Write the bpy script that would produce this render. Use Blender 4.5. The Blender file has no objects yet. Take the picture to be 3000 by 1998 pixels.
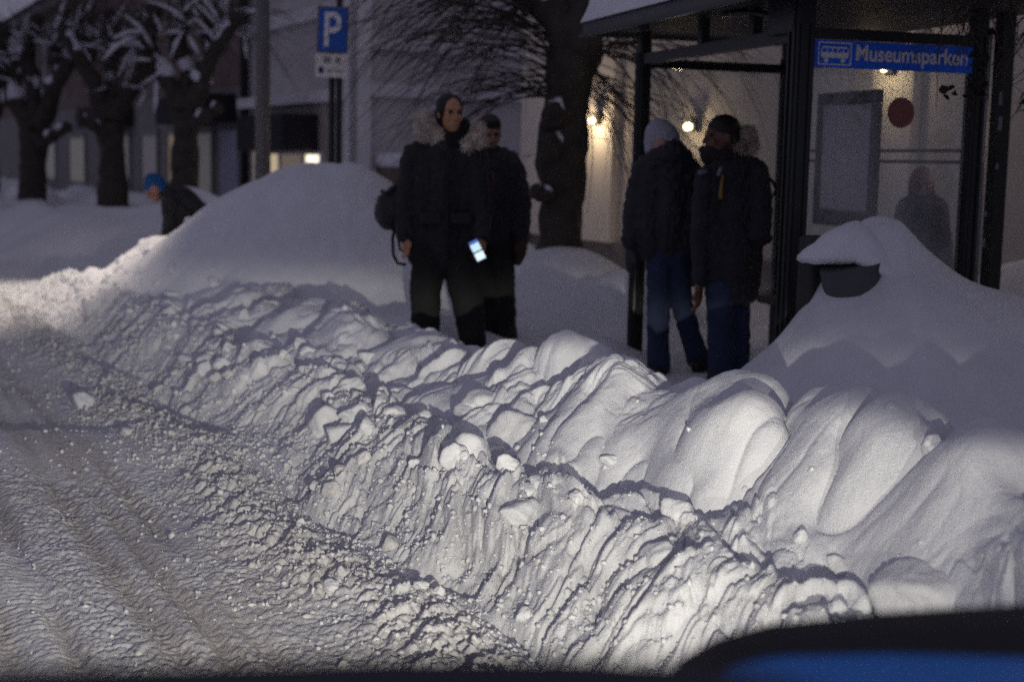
import bpy, bmesh, math, random
import numpy as np
from mathutils import Vector, Matrix, Quaternion, noise as mnoise

sc = bpy.context.scene
COL = sc.collection
R = math.radians

# ---------------------------------------------------------------- camera
CAM_Z, FPX, PITCH, ROLL = 1.45, 4167.0, R(7.17), R(1.2)
cam_d = bpy.data.cameras.new('camera')
cam_d.sensor_width = 36.0
cam_d.lens = 50.0
cam_d.clip_start, cam_d.clip_end = 0.05, 900
cam_d.dof.use_dof = True
cam_d.dof.focus_distance = 5.3
cam_d.dof.aperture_fstop = 2.0
cam = bpy.data.objects.new('camera', cam_d)
COL.objects.link(cam)
CAM_M = Matrix.Translation((0, 0, CAM_Z)) @ Matrix.Rotation(R(90) - PITCH, 4, 'X') @ Matrix.Rotation(ROLL, 4, 'Z')
cam.matrix_world = CAM_M
sc.camera = cam

# ---------------------------------------------------------------- sky (overcast dusk over snow)
world = bpy.data.worlds.new('World')
sc.world = world
world.use_nodes = True
wn, wl = world.node_tree.nodes, world.node_tree.links
sky = wn.new('ShaderNodeTexSky')
sky.sky_type = 'NISHITA'
sky.sun_disc = False
sky.sun_elevation = R(1.0)
sky.sun_rotation = R(200)
sky.air_density, sky.dust_density, sky.ozone_density = 1.0, 2.0, 3.0
wmix = wn.new('ShaderNodeMix'); wmix.data_type = 'RGBA'
wmix.inputs[0].default_value = 0.9
wl.new(sky.outputs[0], wmix.inputs[6])
wmix.inputs[7].default_value = (1.46, 1.41, 2.02, 1)      # cloud layer lit by the town
bg = wn['Background']
bg.inputs[1].default_value = 0.10
wl.new(wmix.outputs[2], bg.inputs[0])

# last glow of the set sun through cloud
sun_d = bpy.data.lights.new('sun', 'SUN')
sun_d.energy = 0.02
sun_d.angle = R(40)
sun_d.color = (0.85, 0.78, 1.0)
sun = bpy.data.objects.new('sun', sun_d); COL.objects.link(sun)
sun.rotation_euler = (R(50), 0, R(-20))

sc.view_settings.view_transform = 'Standard'
sc.view_settings.look = 'None'
sc.view_settings.exposure = 0.0
sc.view_settings.gamma = 1.0
sc.view_settings.use_curve_mapping = False
sc.cycles.use_denoising = False      # keeps a little grain, as in the high-ISO photograph
sc.cycles.max_bounces = 4
sc.cycles.adaptive_threshold = 0.03
sc.cycles.transparent_max_bounces = 12
sc.cycles.caustics_reflective = False
sc.cycles.caustics_refractive = False
sc.cycles.sample_clamp_indirect = 1.0

# ---------------------------------------------------------------- helpers
PXO = [0.0]
def px(x, y, Y):
    """world point at distance Y (along world Y) on the sight line of photo pixel x, y (3000 wide)"""
    d = CAM_M.to_3x3() @ Vector(((x + PXO[0] - 1500) / FPX, (999 - y) / FPX, -1))
    return Vector((0, 0, CAM_Z)) + d * (Y / d.y)

def pz(x, y, z):
    d = CAM_M.to_3x3() @ Vector(((x - 1500) / FPX, (999 - y) / FPX, -1))
    return Vector((0, 0, CAM_Z)) + d * ((z - CAM_Z) / d.z)

def tag(o, label=None, cat=None, group=None, kind=None):
    if label: o['label'] = label
    if cat: o['category'] = cat
    if group: o['group'] = group
    if kind: o['kind'] = kind
    return o

def link(name, me, parent=None):
    o = bpy.data.objects.new(name, me)
    COL.objects.link(o)
    if parent is not None:
        o.parent = parent
        o.matrix_parent_inverse = parent.matrix_world.inverted()
    return o

def empty(name, loc=(0, 0, 0), rz=0.0):
    o = bpy.data.objects.new(name, None)
    COL.objects.link(o)
    o.empty_display_size = 0.1
    o.matrix_world = Matrix.Translation(loc) @ Matrix.Rotation(rz, 4, 'Z')
    return o

MATS = {}
def mat(name, col, rough=0.8, var=0.12, vscale=8.0, bump=0.0, bscale=60.0, metallic=0.0, emit=None, estr=0.0, spec=0.5, sheen=0.0):
    if name in MATS: return MATS[name]
    m = bpy.data.materials.new(name); m.use_nodes = True
    nt = m.node_tree; n, l = nt.nodes, nt.links
    b = n['Principled BSDF']
    b.inputs['Roughness'].default_value = rough
    b.inputs['Metallic'].default_value = metallic
    b.inputs['Specular IOR Level'].default_value = spec
    if sheen: b.inputs['Sheen Weight'].default_value = sheen
    tc = n.new('ShaderNodeTexCoord')
    nz = n.new('ShaderNodeTexNoise'); nz.inputs['Scale'].default_value = vscale; nz.inputs['Detail'].default_value = 5
    l.new(tc.outputs['Object'], nz.inputs['Vector'])
    rp = n.new('ShaderNodeValToRGB')
    lo = [max(0, c * (1 - var)) for c in col]; hi = [min(1, c * (1 + var)) for c in col]
    rp.color_ramp.elements[0].position = 0.3; rp.color_ramp.elements[0].color = (*lo, 1)
    rp.color_ramp.elements[1].position = 0.7; rp.color_ramp.elements[1].color = (*hi, 1)
    l.new(nz.outputs['Fac'], rp.inputs['Fac'])
    l.new(rp.outputs['Color'], b.inputs['Base Color'])
    if bump:
        nb = n.new('ShaderNodeTexNoise'); nb.inputs['Scale'].default_value = bscale; nb.inputs['Detail'].default_value = 4
        l.new(tc.outputs['Object'], nb.inputs['Vector'])
        bp = n.new('ShaderNodeBump'); bp.inputs['Strength'].default_value = bump; bp.inputs['Distance'].default_value = 0.02
        l.new(nb.outputs['Fac'], bp.inputs['Height']); l.new(bp.outputs['Normal'], b.inputs['Normal'])
    if emit:
        b.inputs['Emission Color'].default_value = (*emit, 1)
        b.inputs['Emission Strength'].default_value = estr
    MATS[name] = m
    return m

class MB:
    """collects boxes, tubes and balls; build() links them as one mesh object"""
    def __init__(self): self.bm = bmesh.new()
    def box(self, c, size, M=None, bev=0.0):
        m = Matrix.Translation(c) @ (M.to_4x4() if M is not None else Matrix.Identity(4)) @ Matrix.Diagonal((*size, 1))
        r = bmesh.ops.create_cube(self.bm, size=1.0, matrix=m)
        if bev:
            es = list({e for v in r['verts'] for e in v.link_edges})
            bmesh.ops.bevel(self.bm, geom=es, offset=bev, segments=2, affect='EDGES', profile=0.5)
        return self
    def tube(self, pts, radii, seg=8, cap=True):
        pts = [Vector(p) for p in pts]
        if not hasattr(radii, '__len__'): radii = [radii] * len(pts)
        rings = []
        t = (pts[1] - pts[0]).normalized()
        a = t.orthogonal().normalized()
        for i, p in enumerate(pts):
            tn = (pts[min(i + 1, len(pts) - 1)] - pts[max(i - 1, 0)]).normalized()
            a = (a - tn * a.dot(tn)).normalized(); b = tn.cross(a)
            rings.append([self.bm.verts.new(p + (a * math.cos(2 * math.pi * k / seg) + b * math.sin(2 * math.pi * k / seg)) * radii[i]) for k in range(seg)])
        for i in range(len(rings) - 1):
            for k in range(seg):
                f = self.bm.faces.new((rings[i][k], rings[i][(k + 1) % seg], rings[i + 1][(k + 1) % seg], rings[i + 1][k])); f.smooth = True
        if cap:
            self.bm.faces.new(rings[0][::-1]); self.bm.faces.new(rings[-1])
        return self
    def ball(self, c, r, sc3=(1, 1, 1), M=None, sub=2):
        m = Matrix.Translation(c) @ (M.to_4x4() if M is not None else Matrix.Identity(4)) @ Matrix.Diagonal((sc3[0] * r, sc3[1] * r, sc3[2] * r, 1))
        rr = bmesh.ops.create_icosphere(self.bm, subdivisions=sub, radius=1.0, matrix=m)
        for v in rr['verts']:
            for f in v.link_faces: f.smooth = True
        return self
    def prism(self, poly, ext):
        """polygon (list of Vector) swept along ext"""
        a = [self.bm.verts.new(p) for p in poly]; b = [self.bm.verts.new(Vector(p) + Vector(ext)) for p in poly]
        k = len(a)
        self.bm.faces.new(a[::-1]); self.bm.faces.new(b)
        for i in range(k): self.bm.faces.new((a[i], a[(i + 1) % k], b[(i + 1) % k], b[i]))
        return self
    def quad(self, pts):
        self.bm.faces.new([self.bm.verts.new(p) for p in pts]); return self
    def build(self, name, m, parent=None, smooth=None):
        bmesh.ops.recalc_face_normals(self.bm, faces=self.bm.faces)
        me = bpy.data.meshes.new(name)
        if smooth is not None:
            for f in self.bm.faces: f.smooth = smooth
        self.bm.to_mesh(me); self.bm.free()
        me.materials.append(m)
        return link(name, me, parent)

# ---- numpy gradient noise
_rs = np.random.RandomState(7)
_perm = np.tile(_rs.permutation(256), 3).astype(np.int32)
_ang = _rs.rand(256) * 2 * np.pi
_RND = _rs.rand(256)
_gx, _gy = (np.cos(_ang) * 1.41)[_perm].astype(np.float32), (np.sin(_ang) * 1.41)[_perm].astype(np.float32)
def pn(x, y, seed=0):
    x = np.asarray(x + seed * 17.31); y = np.asarray(y - seed * 9.77)
    x, y = np.broadcast_arrays(x, y)
    fx = np.floor(x); fy = np.floor(y)
    xf = (x - fx).astype(np.float32); yf = (y - fy).astype(np.float32)
    xi = fx.astype(np.int32) & 255; yi = fy.astype(np.int32) & 255
    u = xf * xf * xf * (xf * (xf * 6 - 15) + 10); v = yf * yf * yf * (yf * (yf * 6 - 15) + 10)
    A = _perm[xi] + yi; B = _perm[xi + 1] + yi
    x1 = xf - 1; y1 = yf - 1
    a = _gx[A] * xf + _gy[A] * yf; b = _gx[B] * x1 + _gy[B] * yf
    A += 1; B += 1
    c = _gx[A] * xf + _gy[A] * y1; d = _gx[B] * x1 + _gy[B] * y1
    a += u * (b - a); c += u * (d - c)
    return a + v * (c - a)
def fbm(x, y, o=4, seed=0):
    r = 0; a = 0.5
    for i in range(o):
        r = r + a * pn(x * 2 ** i, y * 2 ** i, seed + i); a *= 0.5
    return r
def billow(x, y, seed=0, soft=0.0):
    v = pn(x, y, seed)
    return np.sqrt(v * v + soft * soft) - soft
def worley(x, y, seed=0):
    """rounded clods: distance to the nearest of jittered cell points, and that cell's random value"""
    x = np.asarray(x); y = np.asarray(y)
    xi = np.floor(x).astype(np.int32); yi = np.floor(y).astype(np.int32)
    best = np.full(x.shape, 9.0, np.float32); val = np.zeros(x.shape, np.float32)
    for dx in (-1, 0, 1):
        for dy in (-1, 0, 1):
            cx = xi + dx; cy = yi + dy
            h = _perm[(_perm[(cx + seed * 31) & 255] + cy) & 511]
            jx = cx + 0.15 + 0.7 * _RND[h]; jy = cy + 0.15 + 0.7 * _RND[(h + 77) & 255]
            d = ((x - jx) ** 2 + (y - jy) ** 2).astype(np.float32)
            k = d < best
            best[k] = d[k]; val[k] = _RND[(h[k] + 151) & 255]
    return np.sqrt(best), val
def clods(x, y, seed=0, R_=0.72):
    d, v = worley(x, y, seed)
    return np.sqrt(np.maximum(0, 1 - (d / R_) ** 2)) * (0.35 + 0.65 * v)
def sm(a, b, x):
    t = np.clip((x - a) / (b - a), 0, 1); return t * t * (3 - 2 * t)
def smax(a, b, k):
    b = b - 0.35 * np.exp(-b / 0.05)          # a heap of no height must not flatten what lies under it
    h = np.clip(0.5 + 0.5 * (b - a) / k, 0, 1)
    return a * (1 - h) + b * h + k * h * (1 - h)

# ---------------------------------------------------------------- street frame: s along the road (away), n across it (to the pavement)
HL_W = 500.0; SL_W = 1300.0
U = np.array((-0.447, 0.894)); N = np.array((0.894, 0.447)); B0 = np.array((0.0, 4.27))
def sn(X, Y):
    dx, dy = X - B0[0], Y - B0[1]
    return dx * U[0] + dy * U[1], dx * N[0] + dy * N[1]
def st(s, n, z=0.0):
    p = B0 + s * U + n * N
    return Vector((p[0], p[1], z))
# ---------------------------------------------------------------- snow: road, ploughed bank, mounds, pavement
def gauss(X, Y, cx, cy, su, sn_, h, ang=None, p=2.0):
    ux, uy = (U if ang is None else (math.cos(ang), math.sin(ang)))
    du = (X - cx) * ux + (Y - cy) * uy; dn = -(X - cx) * uy + (Y - cy) * ux
    q = (du / su) ** 2 + (dn / sn_) ** 2
    return h * np.exp(-0.5 * q ** (p / 2))

def terrain(X, Y, detail=True):
    s, n = sn(X, Y)
    far = sm(13.0, 20.0, Y)
    w = n + 0.10 * pn(s * 0.8, n * 0.3, 1) + 0.05 * pn(s * 2.6, n * 2.0, 2)
    # rough ploughed foot + rounded upper lobes
    r1 = sm(-0.03, 0.46, w) * 0.29
    hc = np.interp(s, [-4, -0.6, 0.5, 1.1, 2, 3.2, 5.3, 8.4, 10, 11], [0.40, 0.40, 0.37, 0.28, 0.25, 0.13, 0.10, 0.14, 0.32, 0.3])
    cw = w + 0.10 * pn(s * 1.7, 3.1, 3)
    r2 = sm(0.58, 1.22, cw) * hc
    back = sm(1.36, 1.95, w)
    pave = 0.15 + 0.030 * fbm(X * 1.3, Y * 1.3, 3, 5)
    z = (r1 + r2) * (1 - back) + pave * back
    end = sm(10.6, 12.0, s + 0.25 * n)            # the bank stops at a side opening
    z = z * (1 - end) + end * (0.08 + 0.05 * fbm(X * 0.9, Y * 0.9, 3, 8))
    # thrown snow draped in leaning lobes
    up = sm(0.46, 0.72, w) * (1 - sm(1.38, 1.75, w)) * (1 - end)
    q = (s * 0.86 - w * 0.50); p = (w * 0.86 + s * 0.50)
    q2 = q + 0.16 * pn(p * 1.5, q * 1.3, 11) + 0.06 * pn(p * 4.0, q * 4.0, 12)
    p2 = p + 0.15 * pn(q * 1.4, p * 1.4, 13)
    lobe = np.sqrt(np.maximum(billow(q2 * 1.75, p2 * 1.05, 14), 0)) * 0.29
    lobe = lobe + np.sqrt(billow(q2 * 4.3, p2 * 2.4, 15)) * 0.085 * (0.15 + 0.85 * sm(-.2, .4, pn(s * .9, w * 1.2, 16))) * (0.8 + 0.2 * sm(0.2, 1.5, s))
    lobe = lobe + np.sqrt(billow(q2 * 9.0 + 2, p2 * 6.0, 17)) * 0.010 * sm(-.1, .3, pn(s * 1.2, w * 1.9, 18))
    sizev = 0.72 + 0.14 * (1 - sm(1.0, 5.0, s))
    z = z + up * sizev * (lobe - 0.17)
    # crest heads
    crest = np.exp(-((cw - 1.28) / 0.22) ** 2) * (1 - end)
    z = z + crest * (0.10 * pn(s * 2.3, 0.7, 21) + 0.05 * pn(s * 5.5, 1.7, 22))
    for cs, cn, rr_, hh in ((2.05, 1.20, .17, .10), (2.60, 1.18, .17, .08), (1.40, 1.16, .18, .05), (-0.25, 1.24, .20, .05), (4.2, 1.12, .18, .05), (5.2, 1.1, .20, .06), (6.3, 1.1, .20, .06)):
        z = z + hh * np.exp(-(((s - cs) ** 2 + (w - cn) ** 2) / (rr_ * rr_)) ** 1.5) * (1 - end)
    # broken foot: strands and clods
    ft = sm(-0.06, 0.05, w) * (1 - sm(0.50, 0.72, w + 0.05 * pn(s * 5, n * 5, 30)))
    ft = ft * (1 - 0.7 * end) * (1 - 0.5 * far)
    qa, pa = s - (0.65 + 0.9 * pn(s * 0.9, w * 0.7, 39)) * w, w
    wa = pn(qa * 5, pa * 5, 31); wb = pn(qa * 5, pa * 5, 32)
    z = z + ft * (0.075 * (np.sqrt(billow(qa * 4.2 + wa * .45, pa * 1.0 + wb * .3, 33)) - 0.5) + 0.012 * (np.sqrt(billow(qa * 29 + wa, pa * 9, 35)) - 0.5))
    patch = up * sm(-0.05, 0.35, pn(s * 1.1 + 3, w * 1.5, 38) + 0.45 * sm(0.8, 2.6, s) - 0.08)
    patch = patch * (1 - far)
    need = np.maximum(ft, patch)
    mk = need > 0.02
    if mk.any():
        Q, Pm, W1, W2 = qa[mk], pa[mk], wa[mk], wb[mk]
        c1 = clods(Q * 7.0 + W1 * 1.1, Pm * 3.2 + W2 * .8, 1); c2 = clods(Q * 16 + W1 * 1.9, Pm * 8.0 + W2 * 1.4, 2); c3 = clods(Q * 36 + W1 * 2, Pm * 20 + W2 * 2, 3)
        f_, p_ = ft[mk], patch[mk]
        z = np.array(z)
        z[mk] += f_ * (0.075 * c1 + 0.034 * c2 + 0.014 * c3 - 0.052) + p_ * (0.09 * c1 + 0.030 * c2 + 0.008 * c3 - 0.06)
    # a scarp between foot and lobes
    sc_ = np.exp(-((w - 0.60 - 0.08 * pn(s * 2.2, 5.5, 36)) / 0.035) ** 2) * (1 - end)
    z = z - sc_ * 0.07 * sm(-0.2, 0.3, pn(s * 1.6, 9.1, 37) + 0.15)
    # road side berm and wheel groove
    berm = np.exp(-((w + 0.30) / 0.17) ** 2) * (1 - end)
    z = z + berm * (0.055 + 0.06 * (np.sqrt(billow(s * 6, w * 6, 40)) - 0.4) + 0.045 * (np.sqrt(billow(s * 17, w * 17, 41)) - 0.5) + 0.02 * (np.sqrt(billow(s * 41, w * 41, 43)) - 0.5))
    z = z - np.exp(-((w + 0.03) / 0.035) ** 2) * (0.05 * sm(-0.3, 0.2, pn(s * 2.4, 2.2, 42))) * (1 - end)
    # road
    rd = 1 - sm(-0.25, 0.0, w)
    rr = n + 0.02 * pn(s * 0.7, 1.0, 50)
    trk = 0
    tread = 0
    for c, h in ((-0.72, .035), (-0.84, .03), (-0.98, .045), (-1.25, .03), (-1.42, .05), (-2.35, .05), (-2.6, .04), (-2.85, .05), (-4.1, .06), (-4.5, .06)):
        g = np.exp(-((rr - c) / h) ** 2)
        trk = trk + g * sm(-0.75, -0.1, pn(s * 0.6, c * 7, 51))
    for c in (-1.34, -2.72, -4.3):
        tread = tread + np.exp(-((rr - c) / 0.16) ** 4)
    z = z + rd * (-0.026 * trk + 0.016 * fbm(X * 1.4, Y * 1.4, 3, 52) + 0.020 * sm(0.0, 0.5, pn(s * 0.8, n * 2.2, 53)))
    if detail:
        crumb = np.sqrt(billow(X * 16, Y * 16, 54)) - 0.5
        crumb2 = np.sqrt(billow(X * 38, Y * 38, 55)) - 0.5
        rough = sm(-0.35, 0.4, pn(s * 0.9, n * 1.3, 56))
        z = z + rd * (1 - 0.6 * far) * (1 - 0.5 * np.clip(tread, 0, 1)) * ((0.005 + 0.014 * rough) * crumb + (0.005 + 0.009 * rough) * crumb2)
        z = z + rd * tread * 0.0024 * np.sin(s * 2 * np.pi / 0.041 + 0.5 * pn(s * 3, n * 3, 57)) * sm(-0.1, 0.35, pn(s * 2.1, n * 6, 58))
        # powder grain everywhere else
        z = z + (1 - rd) * (1 - far) * (0.0060 * fbm(X * 13, Y * 13, 3, 60) + 0.0012 * pn(X * 70, Y * 70, 61))
    # pavement: trodden
    pv = back * (1 - end) * (1 - far)
    z = z + pv * 0.05 * (fbm(X * 2.4, Y * 2.4, 3, 65))
    # big heap left of the stop
    hp = gauss(X, Y, -1.85, 12.85, 1.05, 1.05, 1.15, p=2.4) + gauss(X, Y, -0.75, 12.0, 1.0, 0.8, 0.40)
    hp = hp + gauss(X, Y, -3.2, 13.6, 0.9, 0.7, 0.27)
    hp = hp * (1 + 0.10 * fbm(X * 0.9, Y * 0.9, 3, 70)) + sm(.2, .6, hp) * (0.05 * np.sqrt(billow(X * 1.3, Y * 1.3 + X * .5, 72)) + 0.02 * np.sqrt(billow(X * 4.3, Y * 3.1, 73)))
    z = smax(z, hp, 0.10)
    # heaps along the facade side
    for (cx, cy, a, b, h) in ((0.45, 12.4, 0.9, 0.6, 0.74), (-0.2, 13.6, 2.0, 0.7, 0.75), (0.95, 11.3, 0.5, 0.5, 0.62), (3.9, 9.7, 1.2, 0.6, 0.9), (-4.6, 19.0, 5.0, 0.8, 0.75), (-0.6, 10.6, 0.5, 0.4, 0.33), (0.55, 9.6, 0.45, 0.3, 0.3)):
        z = smax(z, gauss(X, Y, cx, cy, a, b, h) * (1 + 0.12 * fbm(X * 1.5, Y * 1.5, 2, 71)), 0.08)
    # drift over the litter bin by the shelter
    xs = X - 0.10 * (Y - 6.9)
    prof = np.interp(xs, [0.55, 0.9, 1.1, 1.3, 1.5, 1.9, 2.1, 2.6, 3.4, 4.5], [0.10, 0.30, 0.42, 0.58, 0.78, 0.94, 0.92, 0.82, 0.84, 0.7])
    fr = np.exp(-0.5 * (np.abs(Y - (6.95 + 0.25 * sm(1.8, 3.0, X))) / np.where(Y < 7, 0.75, 0.42)) ** 2.4)
    dr = prof * fr + gauss(X, Y, 1.73, 7.12, 0.17, 0.16, 0.33, ang=0) + gauss(X, Y, 1.98, 7.12, 0.16, 0.18, 0.10, ang=0)
    dr = dr * (1 + 0.03 * fbm(X * 2, Y * 2, 2, 75)) + sm(.2, .5, dr) * 0.02 * np.sqrt(billow(X * 2.1, Y * 1.6 + X * .4, 76))
    z = smax(z, dr, 0.09)
    # the bank goes on beyond the opening
    z = z + sm(13.2, 15.0, s) * np.exp(-((n - 1.1) / 0.6) ** 2) * (0.42 + 0.2 * pn(s * 0.7, 4.4, 82))
    # the far street: lumpy
    z = z + far * 0.10 * fbm(X * 0.5, Y * 0.5, 4, 80) + far * sm(1.5, 3.0, n) * 0.35 * sm(-0.1, 0.5, pn(s * 0.35, n * 0.8, 81))
    return z, s, n, w, end, hp, dr, back

B_LEFT = (-1.80, 12.55)

t = np.concatenate([np.linspace(-0.78, -0.43, 60)[:-1], np.linspace(-0.43, 0.43, 860), np.linspace(0.43, 0.8, 50)[1:]])
ys = [2.3]
while ys[-1] < 75:
    y = ys[-1]
    ys.append(y + (0.012 if y < 3.5 else 0.0085 if y < 6.6 else 0.0085 * (y / 6.6) ** 2.25))
ys = np.array(ys)
TT, YY = np.meshgrid(t, ys)
XX = TT * YY
ZZ, SS, NN_, WW, EE, HP, DR, BK = terrain(XX, YY)
nr, nc = XX.shape
co = np.stack([XX, YY, ZZ], -1).reshape(-1, 3)
idx = np.arange(nr * nc).reshape(nr, nc)
quads = np.stack([idx[:-1, :-1], idx[:-1, 1:], idx[1:, 1:], idx[1:, :-1]], -1)
def qc(a): return a[:-1, :-1]
dirt = (1 - sm(-0.30, 0.25, WW)) * (1 - 0.0 * EE)
dirt = np.maximum(dirt, 0.45 * (1 - sm(0.1, 0.75, WW + 0.15 * pn(XX * 3, YY * 3, 90))))
dirt = np.maximum(dirt, 0.7 * EE * (1 - sm(2.0, 3.5, NN_)))
dirt = dirt * (0.55 + 0.6 * fbm(XX * 1.1, YY * 1.1, 3, 91))
rr_ = NN_ + 0.02 * pn(SS * 0.7, 1.0, 50)
for c in (-0.72, -0.84, -0.98, -1.25, -1.42, -2.35, -2.6, -2.85):
    dirt = dirt + 0.75 * np.exp(-((rr_ - c) / .045) ** 2) * sm(-0.6, 0.1, pn(SS * 0.6, c * 7, 51))
dirt = np.clip(dirt, 0, 1).reshape(-1)

base_h = 0.28
cls = np.full(XX.shape, 4)                                    # pavement
cls[(WW > 0.0) & (WW <= 1.9) & (EE < 0.5)] = 1               # snow_bank
cls[(WW <= 0.0) | ((EE >= 0.5) & (NN_ < 2.2))] = 0           # road
cls[(HP > 0.33) & (HP >= ZZ - 0.06) & (WW > 0.9)] = 2
cls[(DR > 0.30) & (DR >= ZZ - 0.05) & (WW > 1.2)] = 3

def snow_material():
    m = bpy.data.materials.new('snow'); m.use_nodes = True
    nt = m.node_tree; n, l = nt.nodes, nt.links
    b = n['Principled BSDF']
    b.inputs['Roughness'].default_value = 0.72
    b.inputs['Specular IOR Level'].default_value = 0.25
    at = n.new('ShaderNodeAttribute'); at.attribute_name = 'dirt'
    geo = n.new('ShaderNodeNewGeometry')
    nz = n.new('ShaderNodeTexNoise'); nz.inputs['Scale'].default_value = 5; nz.inputs['Detail'].default_value = 8; nz.inputs['Roughness'].default_value = 0.7
    l.new(geo.outputs['Position'], nz.inputs['Vector'])
    white = n.new('ShaderNodeValToRGB')
    white.color_ramp.elements[0].position = 0.3; white.color_ramp.elements[0].color = (0.76, 0.78, 0.82, 1)
    white.color_ramp.elements[1].position = 0.7; white.color_ramp.elements[1].color = (0.86, 0.87, 0.89, 1)
    l.new(nz.outputs['Fac'], white.inputs['Fac'])
    n2 = n.new('ShaderNodeTexNoise'); n2.inputs['Scale'].default_value = 34; n2.inputs['Detail'].default_value = 6; n2.inputs['Roughness'].default_value = 0.75
    l.new(geo.outputs['Position'], n2.inputs['Vector'])
    brown = n.new('ShaderNodeValToRGB')
    e = brown.color_ramp.elements
    e[0].position = 0.32; e[0].color = (0.34, 0.32, 0.295, 1)
    e[1].position = 0.68; e[1].color = (0.78, 0.76, 0.72, 1)
    l.new(n2.outputs['Fac'], brown.inputs['Fac'])
    mx = n.new('ShaderNodeMix'); mx.data_type = 'RGBA'
    l.new(at.outputs['Fac'], mx.inputs[0]); l.new(white.outputs['Color'], mx.inputs[6]); l.new(brown.outputs['Color'], mx.inputs[7])
    l.new(mx.outputs[2], b.inputs['Base Color'])
    n3 = n.new('ShaderNodeTexNoise'); n3.inputs['Scale'].default_value = 170; n3.inputs['Detail'].default_value = 5; n3.inputs['Roughness'].default_value = 0.65
    l.new(geo.outputs['Position'], n3.inputs['Vector'])
    bp = n.new('ShaderNodeBump'); bp.inputs['Distance'].default_value = 0.007; bp.inputs['Strength'].default_value = 0.7
    l.new(n3.outputs['Fac'], bp.inputs['Height']); l.new(bp.outputs['Normal'], b.inputs['Normal'])
    b.inputs['Subsurface Weight'].default_value = 0.0
    return m
SNOW = snow_material()

def grid_part(name, mask):
    q = quads[mask].reshape(-1, 4)
    used = np.unique(q)
    remap = np.full(nr * nc, -1, dtype=np.int64); remap[used] = np.arange(len(used))
    q = remap[q]
    me = bpy.data.meshes.new(name)
    me.vertices.add(len(used)); me.vertices.foreach_set('co', co[used].astype(np.float32).ravel())
    me.loops.add(q.size); me.loops.foreach_set('vertex_index', q.astype(np.int32).ravel())
    me.polygons.add(len(q)); me.polygons.foreach_set('loop_start', np.arange(0, q.size, 4, dtype=np.int32))
    me.polygons.foreach_set('use_smooth', np.ones(len(q), dtype=bool))
    me.update(calc_edges=True)
    a = me.attributes.new('dirt', 'FLOAT', 'POINT'); a.data.foreach_set('value', dirt[used].astype(np.float32))
    me.materials.append(SNOW)
    o = link(name, me)
    return tag(o, kind='structure')
C_ = qc(cls)
road = grid_part('road', C_ == 0)
bank = grid_part('snow_bank', C_ == 1)
heap = grid_part('snow_mound', C_ == 2)
drift = grid_part('snow_mound', C_ == 3)
pavement = grid_part('pavement', C_ == 4)
road['label'] = 'rutted road of packed dirty snow with tyre tracks'
bank['label'] = 'long ploughed snow bank with rounded lobes lit by headlights'
heap['label'] = 'tall smooth snow heap below the blue parking sign'
drift['label'] = 'smooth shaded snow drift burying the litter bin beside the shelter'
pavement['label'] = 'trodden snowy pavement around the bus shelter'

g = MB(); g.quad([Vector((-500, -300, -0.12)), Vector((500, -300, -0.12)), Vector((500, 800, -0.12)), Vector((-500, 800, -0.12))])
ground = tag(g.build('ground', mat('far_snow', (0.78, 0.79, 0.83), 0.8, vscale=0.3)), 'snow covered ground reaching to the horizon', kind='structure')

def hz(x, y):
    return float(terrain(np.array([[x]]), np.array([[y]]))[0][0, 0])
def hit(x, y, y0=2.6, y1=20.0):
    """where the sight line of a photo pixel meets the snow"""
    d = CAM_M.to_3x3() @ Vector(((x - 1500) / FPX, (999 - y) / FPX, -1)); d = d / d.y
    Ys = np.linspace(y0, y1, 2500)
    zz = terrain((d.x * Ys)[None], Ys[None])[0][0]
    k = np.argmax(zz >= CAM_Z + d.z * Ys)
    return Vector((d.x * Ys[k], Ys[k], zz[k]))
# ---------------------------------------------------------------- the car the picture is taken from: dashboard, bonnet, lit headlights
PAINT = mat('blue_car_paint', (0.03, 0.27, 0.85), 0.4, 0.05, spec=0.5)
BLACKP = mat('black_plastic', (0.012, 0.012, 0.013), 0.6, 0.2, bump=0.2, bscale=300)
car = empty('car', (1.2, 0.2, 0))
tag(car, 'blurred blue bonnet and dark dashboard edge of the car in the foreground', 'car')
hd = Vector((0.34, 0.94, 0)); hr = Vector((0.94, -0.34, 0))       # heading and its right
fr0 = Vector((1.02, 1.32, 0))                                        # nose centre
def carpt(f, r, z): return fr0 + hd * f + hr * r + Vector((0, 0, z))
L0 = [px(2055, 2036, 1.36), px(2085, 1976, 1.42), px(2160, 1941, 1.46), px(2300, 1921, 1.50), px(2600, 1913, 1.52), px(3000, 1924, 1.52), px(3500, 1961, 1.50), px(4100, 2046, 1.44)]
L1 = [px(1930, 2011, 1.40), px(1990, 1926, 1.46), px(2100, 1866, 1.54), px(2250, 1826, 1.60), px(2600, 1791, 1.64), px(3000, 1768, 1.65), px(3500, 1786, 1.63), px(4100, 1876, 1.56)]
def loft(lines, name, material):
    m = MB(); V_ = [[m.bm.verts.new(p) for p in ln] for ln in lines]
    for i in range(len(V_) - 1):
        for k in range(len(V_[i]) - 1): m.bm.faces.new((V_[i][k], V_[i][k + 1], V_[i + 1][k + 1], V_[i + 1][k]))
    bmesh.ops.subdivide_edges(m.bm, edges=m.bm.edges[:], cuts=2, use_grid_fill=True, smooth=1.0)
    return m.build(name, material, car, True)
dn = lambda ln, dy, dz: [p + Vector((0, dy, dz)) for p in ln]
loft([dn(L0, 0.02, -0.03), L0, dn(L0, -0.10, 0.012), dn(L0, -0.30, 0.035), dn(L0, -0.62, 0.06)], 'bonnet', PAINT)
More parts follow.
